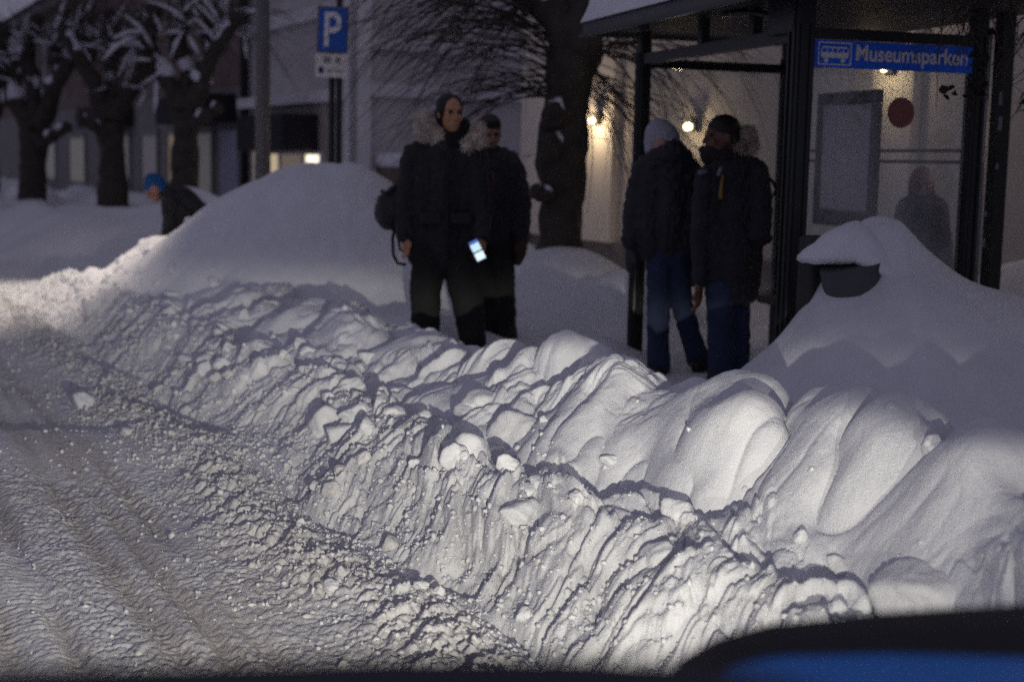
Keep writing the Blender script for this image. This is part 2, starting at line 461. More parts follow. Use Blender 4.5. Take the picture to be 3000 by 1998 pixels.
loft([dn(L0, 0.012, -0.006), [a_.lerp(b_, .5) + Vector((0, 0, .004)) for a_, b_ in zip(L0, L1)], L1, dn(L1, 0.015, -0.03), dn(L1, -0.03, -0.12)], 'stone_guard', BLACKP)
m = MB(); m.box(carpt(-0.62, 0, 0.45), (1.62, 0.16, 0.30), Matrix.Rotation(math.atan2(-0.34, 0.94), 3, 'Z'), 0.05)
m.build('bumper', PAINT, car)
# dashboard top under the windscreen
m = MB(); prev = None
edge = [px(-700, 1981, 0.85), px(0, 1954, 0.82), px(700, 1934, 0.80), px(1150, 1916, 0.78), px(1700, 1916, 0.76), px(2050, 1936, 0.74), px(2350, 2006, 0.72), px(2900, 2186, 0.7)]
for p in edge:
    row = [m.bm.verts.new(p), m.bm.verts.new(p + Vector((0, -0.03, 0.002))), m.bm.verts.new(p + Vector((0, -0.30, -0.06))), m.bm.verts.new(p + Vector((0, -0.32, -0.30)))]
    row.insert(0, m.bm.verts.new(p + Vector((0, 0.03, -0.08))))
    if prev:
        for k in range(4): m.bm.faces.new((prev[k], row[k], row[k + 1], prev[k + 1]))
    prev = row
m.build('dashboard', mat('dashboard_vinyl', (0.028, 0.028, 0.040), 0.7, 0.15, bump=0.3, bscale=250), car, True)

def headlight(r, energy, aim):
    c = carpt(-0.48, r, 0.74)
    rot = (Vector(aim) - c).to_track_quat('-Z', 'Y')
    m = MB(); M3 = (rot.to_matrix())
    # bowl behind the lamp; the low beam's cut-off is put into its emission ramp
    ring = []
    for k in range(17):
        a = 2 * math.pi * k / 16
        ring.append(c + M3 @ Vector((0.10 * math.cos(a), 0.07 * math.sin(a), 0.02)))
    m.tube([c + M3 @ Vector((0, 0, 0.10)), c + M3 @ Vector((0, 0, 0.05)), c + M3 @ Vector((0, 0, 0.02))], [0.02, 0.07, 0.085], 16, False)
    h = m.build('headlight', mat('headlamp_chrome', (0.5, 0.5, 0.5), 0.2, 0.02, metallic=1.0), car, True)
    ld = bpy.data.lights.new('headlight_beam', 'SPOT')
    ld.energy = energy; ld.color = (1.0, 0.945, 0.815); ld.shadow_soft_size = 0.016
    ld.spot_size = R(110); ld.spot_blend = 1.0
    ld.use_nodes = True                                       # low beam: strongest just under the cut-off, faint above it
    n, l = ld.node_tree.nodes, ld.node_tree.links
    em = n['Emission']
    geo = n.new('ShaderNodeNewGeometry'); sep = n.new('ShaderNodeSeparateXYZ'); l.new(geo.outputs['Incoming'], sep.inputs[0])
    mr = n.new('ShaderNodeMapRange'); mr.inputs[1].default_value = -0.5; mr.inputs[2].default_value = 0.5; l.new(sep.outputs['Z'], mr.inputs[0])
    cr_ = n.new('ShaderNodeValToRGB'); l.new(mr.outputs[0], cr_.inputs[0])
    e = cr_.color_ramp.elements; e[0].position = 0.0; e[0].color = (.5, .5, .5, 1); e[1].position = 1.0; e[1].color = (.002, .002, .002, 1)
    for pos, v in ((0.28, .44), (0.36, .54), (0.43, .86), (0.470, 1.0), (0.490, .12), (0.503, .02), (0.518, .008), (0.60, .004)):
        q_ = e.new(pos); q_.color = (v, v, v, 1)
    mu = n.new('ShaderNodeMath'); mu.operation = 'MULTIPLY'; mu.inputs[1].default_value = 2.0; l.new(cr_.outputs[0], mu.inputs[0]); l.new(mu.outputs[0], em.inputs['Strength'])
    lo = bpy.data.objects.new('headlight_beam', ld); COL.objects.link(lo)
    lo.matrix_world = Matrix.LocRotScale(c, rot, Vector((1, 1, 1)))
    lo.parent = h; lo.matrix_parent_inverse = h.matrix_world.inverted()
    return h
headlight(-0.62, HL_W, (-4.2, 9.5, 0.45))
headlight(0.62, HL_W * 0.15, (2.6, 6.0, 0.35))
# ---------------------------------------------------------------- buildings
U3, N3, Z3 = Vector((U[0], U[1], 0)), Vector((N[0], N[1], 0)), Vector((0, 0, 1))
ST = Matrix((U3, N3, Z3)).transposed()                      # street axes as a rotation (s, n, z)
def sbox(mb, s0, s1, n0, n1, z0, z1, bev=0.0):
    c = st((s0 + s1) / 2, (n0 + n1) / 2, (z0 + z1) / 2)
    return mb.box(c, (abs(s1 - s0), abs(n1 - n0), abs(z1 - z0)), ST, bev)
def part(name, material, parent, *boxes, bev=0.0):
    m = MB()
    for b in boxes: sbox(m, *b, bev=bev)
    return m.build(name, material, parent)
CREAM = mat('cream_render', (0.54, 0.495, 0.435), 0.9, 0.08, 1.5, bump=0.1, bscale=40)
CREAM2 = mat('cream_trim', (0.70, 0.64, 0.55), 0.85, 0.06, 2)
GREYW = mat('grey_boarding', (0.56, 0.53, 0.53), 0.85, 0.10, 2.0)
GREYT = mat('grey_trim', (0.74, 0.72, 0.73), 0.8, 0.08, 2.0)
BROWN = mat('dark_red_brick', (0.20, 0.145, 0.13), 0.9, 0.3, 3.0)
STONE = mat('dark_stone', (0.24, 0.225, 0.22), 0.9, 0.2, 3.0)
DARK = mat('dark_awning', (0.016, 0.013, 0.018), 0.8, 0.2, 6)
GLASSD = mat('dark_window_glass', (0.02, 0.022, 0.028), 0.12, 0.1, 2)
CAPSNOW = mat('roof_snow', (0.80, 0.81, 0.85), 0.85, 0.04, 3, bump=0.3, bscale=20)
def litmat(name, col, s): return mat(name, (0.5, 0.45, 0.4), 0.6, 0.05, emit=col, estr=s)
def ext(mb, poly, s0, s1):                                   # polygon given in (n, z), swept along s
    return mb.prism([st(s0, a, b) for a, b in poly], U3 * (s1 - s0))

# cream house behind the bus shelter
C = empty('cream_house', st(5, 6.5, 0))
tag(C, 'cream rendered house with lit wall lamps behind the bus shelter', 'house')
part('wall', CREAM, C, (-4, 12.6, 6.5, 13, -0.1, 6.2))
part('plinth', mat('plinth_stone', (0.16, 0.145, 0.13), 0.9, 0.15, 3), C, (-4, 12.63, 6.44, 6.497, -0.1, 0.55))
part('pilaster', CREAM2, C, (10.35, 11.0, 6.40, 6.497, 0.55, 5.6))
part('pilaster', CREAM2, C, (12.0, 12.66, 6.40, 6.497, 0.55, 5.6))
part('pilaster', CREAM2, C, (5.45, 5.95, 6.40, 6.497, 0.55, 5.6))
part('cornice', CREAM2, C, (-4.2, 12.8, 6.2, 6.497, 5.6, 5.85), (-4.2, 12.8, 6.05, 6.497, 5.852, 6.2))
part('string_course', CREAM2, C, (-4, 12.62, 6.43, 6.496, 3.05, 3.25))
m = MB(); ext(m, [(5.9, 6.2), (13.4, 6.2), (9.7, 8.8)], -4.3, 12.9); m.build('roof', CAPSNOW, C)
for s0 in (1.2, 3.3, 7.1):
    w_ = part('window', CREAM2, C, (s0, s0 + 1.1, 6.42, 6.495, 3.6, 3.68), (s0, s0 + 1.1, 6.42, 6.495, 5.02, 5.1), (s0, s0 + 0.08, 6.42, 6.495, 3.682, 5.018), (s0 + 1.02, s0 + 1.1, 6.42, 6.495, 3.682, 5.018))
    part('pane', GLASSD, w_, (s0 + 0.082, s0 + 1.018, 6.47, 6.494, 3.682, 5.018))

# grey boarded house on the next corner
B = empty('grey_house', st(19.1, 6.5, 0))
tag(B, 'grey boarded corner house with lit shop window left of the parking sign', 'house')
part('wall', GREYW, B, (19.1, 25.6, 6.5, 18, -0.1, 9.0))
part('corner_board', GREYT, B, (18.99, 19.35, 6.40, 6.497, 0.3, 9.0), (18.99, 19.097, 6.40, 6.75, 0.3, 9.0))
part('belt_course', GREYT, B, (19.36, 25.5, 6.38, 6.497, 3.9, 4.12))
part('belt_course', GREYT, B, (18.98, 19.097, 6.76, 18, 3.28, 3.46))
part('belt_course', GREYT, B, (18.98, 19.097, 6.76, 18, 2.50, 2.72))
part('shop_cornice', GREYT, B, (19.36, 25.5, 6.25, 6.497, 2.42, 2.62))
l_ = part('ledge', mat('ledge_wood', (0.16, 0.125, 0.10), 0.85, 0.1, 3), B, (18.45, 19.097, 6.9, 11.5, 0.9, 1.30))
part('snow', CAPSNOW, l_, (18.40, 19.09, 6.85, 11.55, 1.302, 1.56), bev=0.1)
part('shop_front', mat('shop_front_boards', (0.40, 0.36, 0.32), 0.8, 0.1, 3), B, (20.3, 24.9, 6.42, 6.496, 0.3, 2.40))
part('awning', DARK, B, (20.75, 23.75, 5.75, 6.417, 1.55, 2.22), bev=0.03)
def shop_window(s0, s1, z0, z1, col, e):
    f = part('window', GREYT, B, (s0 - .06, s1 + .06, 6.36, 6.418, z0 - .06, z0 - .002), (s0 - .06, s1 + .06, 6.36, 6.418, z1 + .002, z1 + .06), (s0 - .06, s0 - .002, 6.36, 6.418, z0, z1), (s1 + .002, s1 + .06, 6.36, 6.418, z0, z1))
    part('lit_pane', litmat('lit_pane_%d' % int(e * 100), col, e), f, (s0, s1, 6.395, 6.417, z0, z1))
shop_window(20.55, 21.35, 0.55, 1.5, (1.0, 0.90, 0.66), 1.5)
shop_window(21.55, 22.85, 0.55, 1.5, (0.85, 0.66, 0.5), 0.10)
shop_window(23.0, 23.85, 0.55, 1.5, (1.0, 0.80, 0.5), 0.42)
shop_window(24.2, 24.7, 0.55, 1.9, (1.0, 0.80, 0.55), 0.16)
m = MB(); m.tube([st(25.3, 6.36, 0.2), st(25.3, 6.36, 9.0)], .09, 10); m.build('downpipe', DARK, B)
m = MB(); ext(m, [(6.1, 9.0), (18.4, 9.0), (12.2, 12.5)], 18.8, 25.9); m.build('roof', CAPSNOW, B)
for z0 in (4.6, 6.9):
    for s0 in (20.2, 22.6):
        w_ = part('window', GREYT, B, (s0, s0 + 1.2, 6.40, 6.496, z0, z0 + .1), (s0, s0 + 1.2, 6.40, 6.496, z0 + 1.4, z0 + 1.5), (s0, s0 + .1, 6.40, 6.496, z0 + .102, z0 + 1.398), (s0 + 1.1, s0 + 1.2, 6.40, 6.496, z0 + .102, z0 + 1.398))
        part('pane', GLASSD, w_, (s0 + .102, s0 + 1.098, 6.45, 6.495, z0 + .102, z0 + 1.398))

# pale small house with snowy gable in the side street
D = empty('pale_gabled_house', st(16, 13, 0))
tag(D, 'pale house with snow covered gable roof seen behind the bare tree', 'house')
PALE = mat('pale_boarding', (0.62, 0.57, 0.55), 0.85, 0.06, 2)
part('wall', PALE, D, (12.5, 17.6, 16.5, 26, -0.1, 4.0))
m = MB(); m.prism([st(12.2, 16.2, 4.0), st(17.9, 16.2, 4.0), st(15.05, 16.2, 7.0)], N3 * 10); m.build('roof', CAPSNOW, D)
for s0 in (13.3, 15.6):
    w_ = part('window', CREAM2, D, (s0, s0 + 1.1, 16.42, 16.495, 1.4, 3.0))
    part('pane', GLASSD, w_, (s0 + .1, s0 + 1.0, 16.40, 16.418, 1.5, 2.9))

# dark brick row further down the street
A = empty('dark_brick_building', st(40, 6.5, 0))
tag(A, 'dark red brick building with shop fronts behind the snowy trees at the left', 'building')
part('wall', BROWN, A, (25.75, 80, 6.5, 18, -0.1, 6.9))
part('cornice', STONE, A, (25.75, 80, 6.2, 6.497, 6.5, 6.9))
part('ground_floor', STONE, A, (25.75, 80, 6.42, 6.497, -0.1, 2.9))
part('awning', DARK, A, (26.1, 30.2, 5.6, 6.417, 2.15, 2.75), bev=0.03)
part('awning', DARK, A, (36.5, 41.5, 5.7, 6.417, 2.2, 2.8), bev=0.03)
part('door_panel', mat('pale_door', (0.34, 0.34, 0.44), 0.6, 0.05, 3), A, (25.95, 27.3, 6.37, 6.417, 0.1, 2.0))
for k, (s0, s1, col, e) in enumerate(((28.0, 29.6, (0.75, 0.8, 0.7), 0.035), (30.4, 32.3, (0.95, 0.72, 0.45), 0.09), (33.5, 35.4, (0.5, 0.5, 0.6), 0.03), (37.0, 39.0, (0.6, 0.7, 0.6), 0.05), (39.6, 41.2, (0.6, 0.7, 0.65), 0.05), (44, 47, (0.7, 0.7, 0.6), 0.05), (50, 55, (0.6, 0.65, 0.6), 0.05))):
    f = part('shop_window', mat('grey_door_frame', (0.25, 0.25, 0.235), 0.7, 0.05, 3), A, (s0 - .12, s1 + .12, 6.34, 6.418, 0.35, 0.5), (s0 - .12, s1 + .12, 6.34, 6.418, 1.95, 2.1), (s0 - .12, s0, 6.34, 6.418, 0.502, 1.948), (s1, s1 + .12, 6.34, 6.418, 0.502, 1.948))
    part('pane', litmat('shop_glow_%d' % k, col, e), f, (s0 + .002, s1 - .002, 6.40, 6.417, 0.502, 1.948))
for k in range(9):
    s0 = 27 + k * 4.2
    f = part('window', STONE, A, (s0, s0 + 1.2, 6.40, 6.496, 3.8, 3.95), (s0, s0 + 1.2, 6.40, 6.496, 5.3, 5.4), (s0, s0 + .1, 6.40, 6.496, 3.952, 5.298), (s0 + 1.1, s0 + 1.2, 6.40, 6.496, 3.952, 5.298))
    part('pane', GLASSD, f, (s0 + .102, s0 + 1.098, 6.45, 6.494, 3.952, 5.298))
m = MB(); ext(m, [(6.0, 6.9), (18.4, 6.9), (12.2, 9.6)], 25.6, 80); m.build('roof', mat('patchy_roof', (0.05, 0.04, 0.042), 0.8, 0.3, 1.0), A)

def wall_lamp(s, z, energy, label, n=6.36, lampr=0.05):
    c = st(s, n, z)
    root = empty('wall_lamp', c); tag(root, label, 'lamp', 'lamps on the cream house')
    m = MB(); m.box(c + N3 * 0.07, (0.1, 0.05, 0.12), ST, 0.01); m.box(c + Vector((0, 0, 0.075)), (0.14, 0.14, 0.02), ST, 0.005)
    m.build('bracket', BLACKP, root)
    g = MB(); g.ball(c - Vector((0, 0, 0.01)), lampr, (1, 1, 0.85)); g.build('bulb', mat('lamp_glow', (0.9, 0.8, 0.6), 0.4, 0.01, emit=(1.0, 0.78, 0.42), estr=9.0), root)
    ld = bpy.data.lights.new('lamp_light', 'POINT'); ld.energy = energy; ld.color = (1.0, 0.76, 0.48); ld.shadow_soft_size = 0.05
    lo = bpy.data.objects.new('lamp_light', ld); COL.objects.link(lo); lo.location = c - N3 * 0.16 - Vector((0, 0, 0.06))
    lo.parent = root; lo.matrix_parent_inverse = root.matrix_world.inverted()
wall_lamp(10.65, 1.95, 9, 'warm wall lamp just right of the thick tree trunk', n=6.30, lampr=0.035)
wall_lamp(8.74, 1.86, 3.5, 'bright wall lamp above the two people at the shelter', lampr=0.045)
wall_lamp(5.70, 2.30, 3, 'wall lamp seen through the shelter end glass above the timetable', n=6.30, lampr=0.03)

wall_lamp(2.6, 2.3, 7, 'wall lamp farthest right on the cream house', lampr=0.04)

# ---------------------------------------------------------------- trees
BARK = mat('wet_bark', (0.055, 0.047, 0.037), 0.9, 0.35, 7, bump=0.8, bscale=28)
TWIG = mat('twig_bark', (0.065, 0.052, 0.042), 0.9, 0.2, 10)
TSNOW = mat('branch_snow', (0.78, 0.79, 0.84), 0.85, 0.03, 5)
def gnarl(o, amp, sc_):
    for v in o.data.vertices:
        d = mnoise.noise_vector(v.co * sc_) * amp + mnoise.noise_vector(v.co * sc_ * 3.1) * amp * 0.35
        v.co += d
def curve(p0, d0, length, droop, rng, k=7, wob=0.12):
    pts = [Vector(p0)]; d = Vector(d0).normalized()
    for i in range(k):
        d = (d + Vector((rng.uniform(-wob, wob), rng.uniform(-wob, wob), -droop + rng.uniform(-wob, wob) * 0.5))).normalized()
        pts.append(pts[-1] + d * length / k)
    return pts
def snow_strip(mb, pts, r, rng, frac=0.8):
    q = []; rr = []
    for i, p in enumerate(pts):
        q.append(p + Vector((0, 0, r[i] * 0.75))); rr.append(r[i] * (0.80 + 0.50 * rng.random()))
    rr[0] *= 0.3; rr[-1] *= 0.3
    mb.tube(q, rr, 7)
def tree(name, label, trunk, limbs, twigs, seed, amp, snow=True, group=None):
    """trunk: (points, radii); limbs: list of (points, radii, snowy); twigs: list of (origin, dir, n, length, spread, droop, radius)"""
    rng = random.Random(seed)
    root = empty(name, trunk[0][0]); tag(root, label, 'tree', group)
    def dense(pts, rad, k=6):
        P, Q = [], []
        for i in range(len(pts) - 1):
            for j in range(k):
                f = j / k; P.append(Vector(pts[i]).lerp(Vector(pts[i + 1]), f)); Q.append(rad[i] * (1 - f) + rad[i + 1] * f)
        P.append(Vector(pts[-1])); Q.append(rad[-1]); return P, Q
    m = MB(); P, Q = dense(*trunk); m.tube(P, Q, 18)
    o = m.build('trunk', BARK, root); gnarl(o, amp, 4.5)
    for pts, rad, sn_ in limbs:
        m = MB(); P, Q = dense(pts, rad, 4); m.tube(P, Q, 12)
        for e in (0.55, 1.0):
            if len(pts) > 2: m.ball(P[int((len(P) - 1) * e)], Q[int((len(P) - 1) * e)] * 1.35, sub=2)
        o = m.build('limb', BARK, root); gnarl(o, amp * 0.7, 6.0)
        if sn_:
            i0 = int(len(P) * .26); cuts_ = [(i0, int(len(P) * rng.uniform(.55, .64))), (int(len(P) * rng.uniform(.64, .7)), len(P))]
            for a_, b_ in cuts_:
                if b_ - a_ >= 3:
                    ms = MB(); snow_strip(ms, P[a_:b_], Q[a_:b_], rng); o2 = ms.build('branch_snow', TSNOW, o); gnarl(o2, amp * 0.8, 7.0)
    m = MB()
    for org, dr, n, L, sp, droop, r0 in twigs:
        for i in range(n):
            d = Vector(dr) + Vector((rng.gauss(0, sp), rng.gauss(0, sp), rng.gauss(0, sp)))
            o0 = Vector(org) + Vector((rng.uniform(-.1, .1), rng.uniform(-.1, .1), rng.uniform(-.15, .15)))
            l = L * rng.uniform(0.55, 1.2)
            pts = curve(o0, d, l, droop * rng.uniform(0.4, 1.3), rng, 8, 0.10)
            r = r0 * rng.uniform(0.7, 1.2)
            m.tube(pts, [r * (1 - 0.75 * i / 8) for i in range(9)], 4, False)
            for b in range(rng.randint(0, 2)):
                k = rng.randint(2, 6)
                q = curve(pts[k], (pts[k] - pts[k - 1]) + Vector((rng.gauss(0, .06), rng.gauss(0, .06), rng.gauss(0, .06))), l * 0.4, droop, rng, 5, 0.10)
                m.tube(q, [r * 0.55 * (1 - 0.7 * i / 5) for i in range(6)], 3, False)
    m.build('crown', TWIG, root)
    if group:                                                # snow lying along the outer shoots
        m = MB()
        for org, dr, n, L, sp, droop, r0 in twigs:
            for i in range(n // 7):
                d = Vector(dr) + Vector((rng.gauss(0, sp), rng.gauss(0, sp), rng.gauss(0, sp)))
                pts = curve(Vector(org) + Vector((rng.uniform(-.3, .3), rng.uniform(-.2, .2), rng.uniform(-.2, .2))), d, L * rng.uniform(.2, .6), droop, rng, 5, .16)
                m.tube(pts, [.012, .035 * rng.uniform(.7, 1.5), .03, .04 * rng.uniform(.6, 1.3), .022, .008], 6)
        tag(m.build('crown_snow', TSNOW, root), kind='stuff')
    return root
T = 12.6
tree('pollarded_tree', 'thick knobbly bare tree with long drooping twigs left of the shelter',
     ([px(1640, 800, T), px(1645, 700, T), px(1648, 560, T), px(1640, 450, T), px(1655, 330, T), px(1672, 220, T), px(1690, 130, T), px(1700, 60, T)], [.30, .20, .185, .235, .20, .215, .25, .22]),
     [([px(1690, 130, T), px(1630, 50, T), px(1560, -20, T + .1), px(1470, -60, T + .2), px(1380, -170, T + .3)], [.2, .15, .13, .12, .10], True),
      ([px(1700, 100, T), px(1745, 20, T - .1), px(1790, -90, T - .2), px(1800, -230, T - .2)], [.2, .15, .14, .12], True),
      ([px(1700, 100, T), px(1690, -30, T + .2), px(1660, -200, T + .3)], [.2, .14, .12], False),
      ([px(1655, 345, T - .1), px(1625, 350, T - .22), px(1618, 335, T - .26)], [.12, .09, .08], True),
      ([px(1650, 440, T - .1), px(1615, 435, T - .22), px(1606, 420, T - .25)], [.12, .09, .08], True),
      ([px(1640, 560, T - .1), px(1590, 575, T - .2), px(1575, 560, T - .2)], [.09, .05, .05], True)],
     [(px(1640, 150, T), (-1.0, -.1, .55), 40, 1.9, .26, .16, .010), (px(1620, 250, T), (-1.0, -.1, .25), 36, 1.5, .24, .12, .009),
      (px(1560, 0, T), (-.9, 0, .2), 34, 1.7, .35, .16, .010), (px(1460, -60, T), (-.8, 0, -.1), 26, 1.5, .35, .14, .009),
      (px(1760, 120, T), (.7, -.1, .15), 40, 1.5, .28, .22, .009), (px(1730, 230, T), (.6, -.15, -.3), 36, 1.4, .26, .12, .008),
      (px(1790, -60, T), (.9, 0, .3), 24, 1.8, .35, .16, .007), (px(1640, 420, T), (-.5, -.2, .1), 6, .5, .3, .1, .004)],
     3, 0.045)
def street_tree(label, cx, by, Yt, k, seed, twn=40, flip=1):
    def q(dx, dy, dY=0): return px(cx + flip * dx * k, by + dy * k, Yt + dY)
    r = Yt / 4167 * k
    tree('pollarded_tree', label,
         ([q(0, 90), q(0, 0), q(4, -100), q(8, -170)], [48 * r, 40 * r, 36 * r, 46 * r]),
         [([q(8, -170), q(-35, -240, .1), q(-85, -310, .2), q(-105, -370, .3), q(-90, -470, .3)], [38 * r, 27 * r, 24 * r, 28 * r, 20 * r], True),
          ([q(8, -170), q(45, -235), q(60, -300, -.1), q(110, -380, -.2), q(150, -440, -.2)], [36 * r, 28 * r, 22 * r, 20 * r, 18 * r], True),
          ([q(45, -235), q(75, -340, .2), q(70, -420, .3), q(95, -520, .3)], [24 * r, 18 * r, 20 * r, 15 * r], True),
          ([q(8, -190), q(5, -290, .3), q(-15, -390, .4), q(10, -500, .4)], [28 * r, 20 * r, 22 * r, 16 * r], True),
          ([q(10, -130, -.1), q(60, -160, -.3), q(100, -185, -.4)], [22 * r, 14 * r, 12 * r], True)],
         [(q(-100, -380), (-.6, 0, .4), twn, 1.6, .5, .14, .008), (q(130, -430), (.5, 0, .5), twn, 1.5, .5, .14, .008),
          (q(80, -440), (.1, 0, .7), twn, 1.5, .5, .10, .008), (q(0, -430), (-.1, 0, .6), twn, 1.5, .55, .12, .008), (q(-85, -300), (-.7, 0, .1), twn // 2, 1.2, .45, .1, .007)],
         seed, 0.05, group='pollarded trees along the street')
street_tree('snow laden forked tree directly behind the blue hatted person', 540, 500, 24.5, 1.0, 11, 60)
street_tree('snow laden tree second from the left edge', 330, 520, 30, 0.95, 12, 70, -1)
street_tree('dark snowy tree nearest the left edge', 95, 560, 33, 1.0, 13, 90)
street_tree('farthest snowy tree showing against the sky at the left edge', -40, 520, 46, 0.9, 14, 60, -1)
# ---------------------------------------------------------------- bus shelter
FR = mat('dark_green_metal', (0.012, 0.016, 0.015), 0.38, 0.15, 5, spec=0.5)
us = Vector((-0.295, 0.9555, 0)).normalized(); nsv = Vector((0.9555, 0.295, 0)).normalized(); SH = Matrix((us, nsv, Z3)).transposed()
M0 = Vector((1.505, 7.70, 0)); LA, WB = 2.20, 1.09
def sh(a, b, z): return M0 + us * a + nsv * b + Vector((0, 0, z))
def hbox(mb, a0, a1, b0, b1, z0, z1, bev=0.0): return mb.box(sh((a0 + a1) / 2, (b0 + b1) / 2, (z0 + z1) / 2), (abs(a1 - a0), abs(b1 - b0), abs(z1 - z0)), SH, bev)
def hpart(name, material, parent, *boxes, bev=0.0):
    m = MB()
    for b in boxes: hbox(m, *b, bev=bev)
    return m.build(name, material, parent)
S = empty('bus_shelter', sh(1.1, 0.5, 0.1))
tag(S, 'dark framed glass bus shelter with snowy roof and blue name strip', 'bus shelter')
for (a, b, h) in ((0, 0, .055), (LA, 0, .042), (0, WB, .042), (LA, WB, .042)):
    m = MB(); m.box(sh(a, b, 1.19), (2 * h, 2 * h, 2.30), SH, 0.012)
    for sgn in (-1, 1):                                            # ribs of the extruded profile
        m.box(sh(a - h - .004, b + sgn * h * .5, 1.15), (.012, .018, 2.1), SH)
        m.box(sh(a + sgn * h * .5, b - h - .004, 1.15), (.018, .012, 2.1), SH)
    m.build('post', FR, S)
hpart('front_beam', FR, S, (0.058, LA - .045, -.03, .03, 2.12, 2.19))
hpart('rear_beam', FR, S, (0.055, LA - .045, WB - .03, WB + .03, 2.12, 2.19))
hpart('end_beam', FR, S, (LA - .03, LA + .03, .045, WB - .045, 2.10, 2.16))
hpart('end_beam', FR, S, (-.03, .03, .058, WB - .053, 2.135, 2.19))
for a in (0.55, 1.25): hpart('strut', FR, S, (a - .03, a + .03, -.028, .028, 2.192, 2.345))
m = MB()                                                           # curved brackets under the eaves
for a in (0.50,):
    pts = [sh(a + .75 - .75 * math.cos(t_), -.01, 2.20 + .17 * math.sin(t_)) for t_ in [i * math.pi / 14 for i in range(8)]]
    m.tube([sh(0.95 - 0.9 * i / 7, -.01, 2.34 - .13 * (i / 7) ** 2) for i in range(8)], .022, 6)
m.build('bracket', FR, S)
m = MB(); m.box(sh(0.12, -.02, 2.26), (.30, .10, .20), SH, .01); m.build('junction_box', FR, S)
# roof: slab with metal fascia, snow on top
rf = hpart('roof', mat('roof_underside', (0.035, 0.035, 0.036), 0.6, 0.15, 4), S, (-1.0, LA + .30, -.28, WB + .45, 2.35, 2.39))
hpart('fascia', mat('fascia_metal', (0.10, 0.10, 0.105), 0.45, 0.12, 4, metallic=0.4), rf, (-1.0, LA + .33, -.33, -.282, 2.32, 2.405), (LA + .302, LA + .345, -.28, WB + .45, 2.32, 2.405))
hpart('gutter', FR, rf, (-1.0, LA + .34, -.36, -.332, 2.305, 2.33))
m = MB(); rows = []
na, nb = 60, 26
for i in range(na + 1):
    a = -1.0 + (LA + 1.36) * i / na; row = []
    for j in range(nb + 1):
        b = -.36 + (WB + .84) * j / nb
        ea = min(1, max(0, min((LA + .36 - a), 9) / .22)); eb = min(1, max(0, min((b + .36), (WB + .48 - b)) / .12))
        hgt = (1 - (1 - ea) ** 2.4) * (1 - (1 - eb) ** 2.4)
        z = 2.408 + hgt * (0.34 + 0.06 * mnoise.noise(Vector((a * 1.7, b * 1.7, 3)))) 
        row.append(m.bm.verts.new(sh(a, b, z)))
    rows.append(row)
for i in range(na):
    for j in range(nb): m.bm.faces.new((rows[i][j], rows[i][j + 1], rows[i + 1][j + 1], rows[i + 1][j]))
m.build('roof_snow', CAPSNOW, rf, True)

def glass_material(name, haze, tint):
    m = bpy.data.materials.new(name); m.use_nodes = True
    nt = m.node_tree; n, l = nt.nodes, nt.links
    for x in list(n):
        if x.type != 'OUTPUT_MATERIAL': n.remove(x)
    out = [x for x in n if x.type == 'OUTPUT_MATERIAL'][0]
    tr = n.new('ShaderNodeBsdfTransparent'); tr.inputs[0].default_value = tint
    gl = n.new('ShaderNodeBsdfGlossy'); gl.inputs['Roughness'].default_value = 0.03
    df = n.new('ShaderNodeBsdfDiffuse'); df.inputs[0].default_value = (0.85, 0.85, 0.85, 1)
    lwf = n.new('ShaderNodeLayerWeight'); pw_ = n.new('ShaderNodeMath'); pw_.operation = 'POWER'; pw_.inputs[1].default_value = 5.0; l.new(lwf.outputs['Facing'], pw_.inputs[0])
    lw = n.new('ShaderNodeMath'); lw.operation = 'MULTIPLY_ADD'; lw.inputs[1].default_value = 0.9; lw.inputs[2].default_value = 0.04; l.new(pw_.outputs[0], lw.inputs[0])
    m1 = n.new('ShaderNodeMixShader'); l.new(lw.outputs[0], m1.inputs[0]); l.new(tr.outputs[0], m1.inputs[1]); l.new(gl.outputs[0], m1.inputs[2])
    tc = n.new('ShaderNodeTexCoord'); nz = n.new('ShaderNodeTexNoise'); nz.inputs['Scale'].default_value = 3.0; nz.inputs['Detail'].default_value = 5
    l.new(tc.outputs['Object'], nz.inputs['Vector'])
    mp = n.new('ShaderNodeMapRange'); mp.inputs[1].default_value = 0.3; mp.inputs[2].default_value = 0.75; mp.inputs[3].default_value = haze * 0.4; mp.inputs[4].default_value = haze * 1.6
    l.new(nz.outputs['Fac'], mp.inputs[0])
    m2 = n.new('ShaderNodeMixShader'); l.new(mp.outputs[0], m2.inputs[0]); l.new(m1.outputs[0], m2.inputs[1]); l.new(df.outputs[0], m2.inputs[2])
    l.new(m2.outputs[0], out.inputs[0])
    return m
GL = glass_material('misted_glass', 0.09, (0.97, 0.98, 0.975, 1))
hpart('end_pane', GL, S, (-.006, .006, .062, WB - .055, 0.32, 2.132))
hpart('far_pane', GL, S, (LA - .006, LA + .006, .05, WB - .05, 0.32, 2.098))
rp = hpart('rear_pane', GL, S, (0.062, LA - .05, WB - .006, WB + .006, 0.32, 2.118))
STR = mat('ochre_stripe', (0.13, 0.10, 0.025), 0.7, 0.1, 5)
for z in (1.50, 1.565, 0.80, 0.865):
    hpart('stripe', STR, rp, (0.062, LA - .05, WB - .0095, WB - .0075, z - .010, z + .010))
